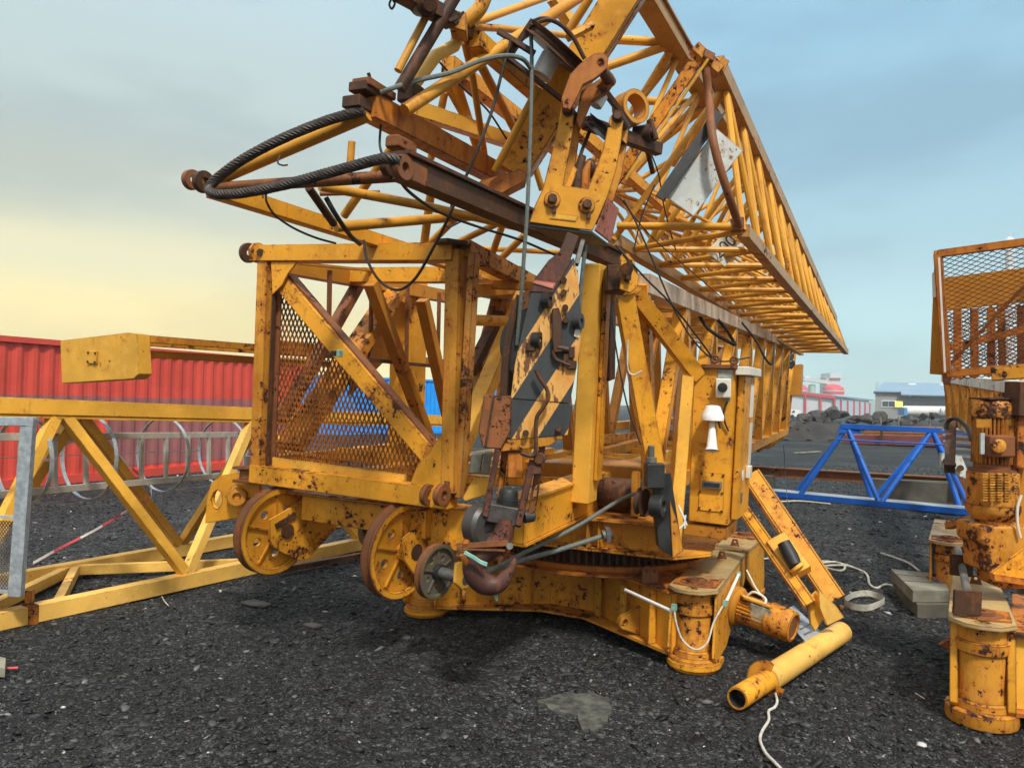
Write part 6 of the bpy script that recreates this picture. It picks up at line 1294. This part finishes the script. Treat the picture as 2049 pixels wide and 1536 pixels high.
part('column_cap', MB().bar(P(2046, 832, 4.46), P(2048, 764, 4.46), .14, .14, CF), M['dkrust'], c2, bevel=.006)
part('lower_column', MB().bar(P(2043, 1090, 4.62), P(2043, 935, 4.62), .12, .12, CF), M['yel_dark'], c2, bevel=.006)
cb_ = part('hose', MB().tube(spline([P(2044, 990, 4.4), P(2036, 1015, 4.4), P(2036, 1050, 4.4), P(2042, 1075, 4.4)]), .008, 8), M['cream'], c2)
part('hose', MB().tube(spline([P(1893, 858, 5.5), P(1898, 842, 5.5), P(1915, 838, 5.4), P(1935, 856, 5.2), P(1944, 880, 5.0)]), .014, 10), M['black'], c2)
part('hose', MB().tube(spline([P(1886, 862, 5.6), P(1890, 848, 5.6), P(1905, 838, 5.5), P(1918, 842, 5.5)]), .008, 8), M['galv'], c2)
# mesh cage on top
cg = group_of('mesh_cage', c2)
k00, k10, k11, k01 = P(1895, 748, 4.95), P(2130, 728, 4.55), P(2130, 474, 4.55), P(1877, 508, 4.95)
kn = (k10-k00).cross(k01-k00).normalized(); kn = kn if kn.dot(CF) > 0 else -kn
for a, b in ((k00, k01), (k01, k11), (k00, k10), (k10, k11)): part('frame_bar', MB().bar(a, b, .05, .05, kn), M['orange'], cg, bevel=.004)
back_ = D2*1.5
for p in (k00, k01, k11): part('side_rail', MB().bar(p, p+back_, .05, .05), M['yel_rusty'], cg, bevel=.004)
part('rear_post', MB().bar(k00+back_, k01+back_, .05, .05, kn), M['yel_rusty'], cg)
part('rear_post', MB().bar(k00.lerp(k10, .62)+back_*.9, k01.lerp(k11, .62)+back_*.9, .05, .05, kn), M['yel_rusty'], cg)
uu = (k10-k00); 
mb = expanded(MB(), k00+kn*.01, k01-k00, k10-k00, lambda p: pxx(p)[0] < 2085, .030, .060, .0048, .004, kn); part('front_mesh', mb, M['rust'], cg, smooth=False)
mb = expanded(MB(), k00+kn*.01+back_*.8, (k01-k00)*.68, k10-k00, lambda p: pxx(p)[0] < 2085, .030, .048, .007, .004, kn); part('rear_mesh', mb, M['rust'], cg, smooth=False)
for u in (.12, .3, .48, .8):
    part('inner_bar', MB().bar(k00.lerp(k10, u)+back_*(.6+.3*u), k00.lerp(k10, u+.05)+(k01-k00)*.66+back_*(.6+.3*u), .05, .05, kn), M['orange'], cg)
part('inner_bar', MB().bar(k00.lerp(k01, .3)+back_*.7, k10.lerp(k11, .45)+back_*.7, .05, .05, kn), M['orange'], cg)
part('ballast_sheet', MB().prism([k00.lerp(k01, .60)+back_*.35, k10.lerp(k11, .60)+back_*.35, k10.lerp(k11, .90)+back_*.35, k00.lerp(k01, .90)+back_*.35], kn*.02), M['yel_dark'], cg, bevel=.004)
part('diagonal', MB().bar(k00+kn*.15+(k01-k00)*.08, k00.lerp(k11, .8)+kn*.15, .02, .02, kn), M['orange'], cg)
part('side_flap', MB().prism([P(1863, 748, 5.05), P(1893, 750, 5.0), P(1886, 620, 5.0), P(1876, 512, 5.0), P(1872, 540, 5.05)], CF*.02), M['yel_dark'], cg, bevel=.003)
part('white_strip', MB().bar(P(1879, 515, 4.9), P(1891, 744, 4.9), .008, .02, kn), M['white'], cg)
part('lamp', MB().bar(P(1871, 545, 5.0), P(1872, 596, 5.0), .03, .05, kn), M['cream'], cg, bevel=.006)
part('cross_channel', MB().bar(P(1984, 748, 4.6), P(2120, 738, 4.4), .09, .085), M['yel'], cg, bevel=.004)
# its lattice mast
ms_ = group_of('mast', c2)
w0, w1 = P(1893, 756, 11.5), P(2120, 786, 5.2); y0, y1 = P(1903, 838, 11.5), P(2120, 955, 5.2)
part('pale_chord', MB().bar(w0, w1, .13, .11), M['signw'], ms_, bevel=.004)
part('chord', MB().bar(y0, y1, .10, .10), M['pale_chord'], ms_, bevel=.004)
part('end_post', MB().bar(w0.lerp(w1, .03), y0.lerp(y1, .03), .09, .09), M['yel'], ms_)
lattice(ms_, y0, y1, w0, w1, 8, .05, M['yel'], 'bar', up=CF)
lattice(ms_, y0+V((1.1, .3, 0)), y1+V((1.1, .3, 0)), w0+V((1.1, .3, 0)), w1+V((1.1, .3, 0)), 8, .05, M['yel_dark'], 'bar', up=CF)
part('stack_post', MB().bar(P(1900, 938, 9.5), P(1904, 842, 10.5), .12, .12), M['dkrust'], ms_)
for k, y in enumerate((858, 872, 884, 897, 912)): single('steel_tube', MB().tube([P(1887+k*2, y, 12.0), P(2010, y+10, 10.4)], .035, 10), M['alu'], 'pale steel tube in the bundle lying beneath the second crane mast', 'tube', 'steel tubes under the second crane')
wr = thing('winch_frame', 'white and rusty winch frame lying under the second crane mast', 'frame', P(1915, 940, 11))
part('side_plate', MB().prism([P(x, y, 11.0) for x, y in ((1883, 906), (1925, 912), (1936, 940), (1936, 960), (1884, 936))], CF*.05), M['signw'], wr, bevel=.006)
for x, y in ((1893, 922), (1907, 930), (1922, 936)): part('drum', MB().cyl(P(x, y, 10.96), P(x, y, 10.9), .045, 14), M['dkrust'], wr)
# ================================================================ air
def haze():
    mb = MB().box(V((40, 148, 34)), V((760, 0, 0)), V((0, 420, 0)), UP*72); o = part('haze', mb, newhaze(), smooth=False); o['kind'] = 'stuff'; o['label'] = 'thin grey blue sea haze over the far yard'
def newhaze():
    m = bpy.data.materials.new('thin_haze'); m.use_nodes = True; nt = m.node_tree; nt.nodes.clear()
    v = nd(nt, 'ShaderNodeVolumePrincipled', Color=(.80, .95, 1.0, 1), Density=.0008); nd(nt, 'ShaderNodeOutputMaterial', Volume=v.outputs[0]); return m
haze()
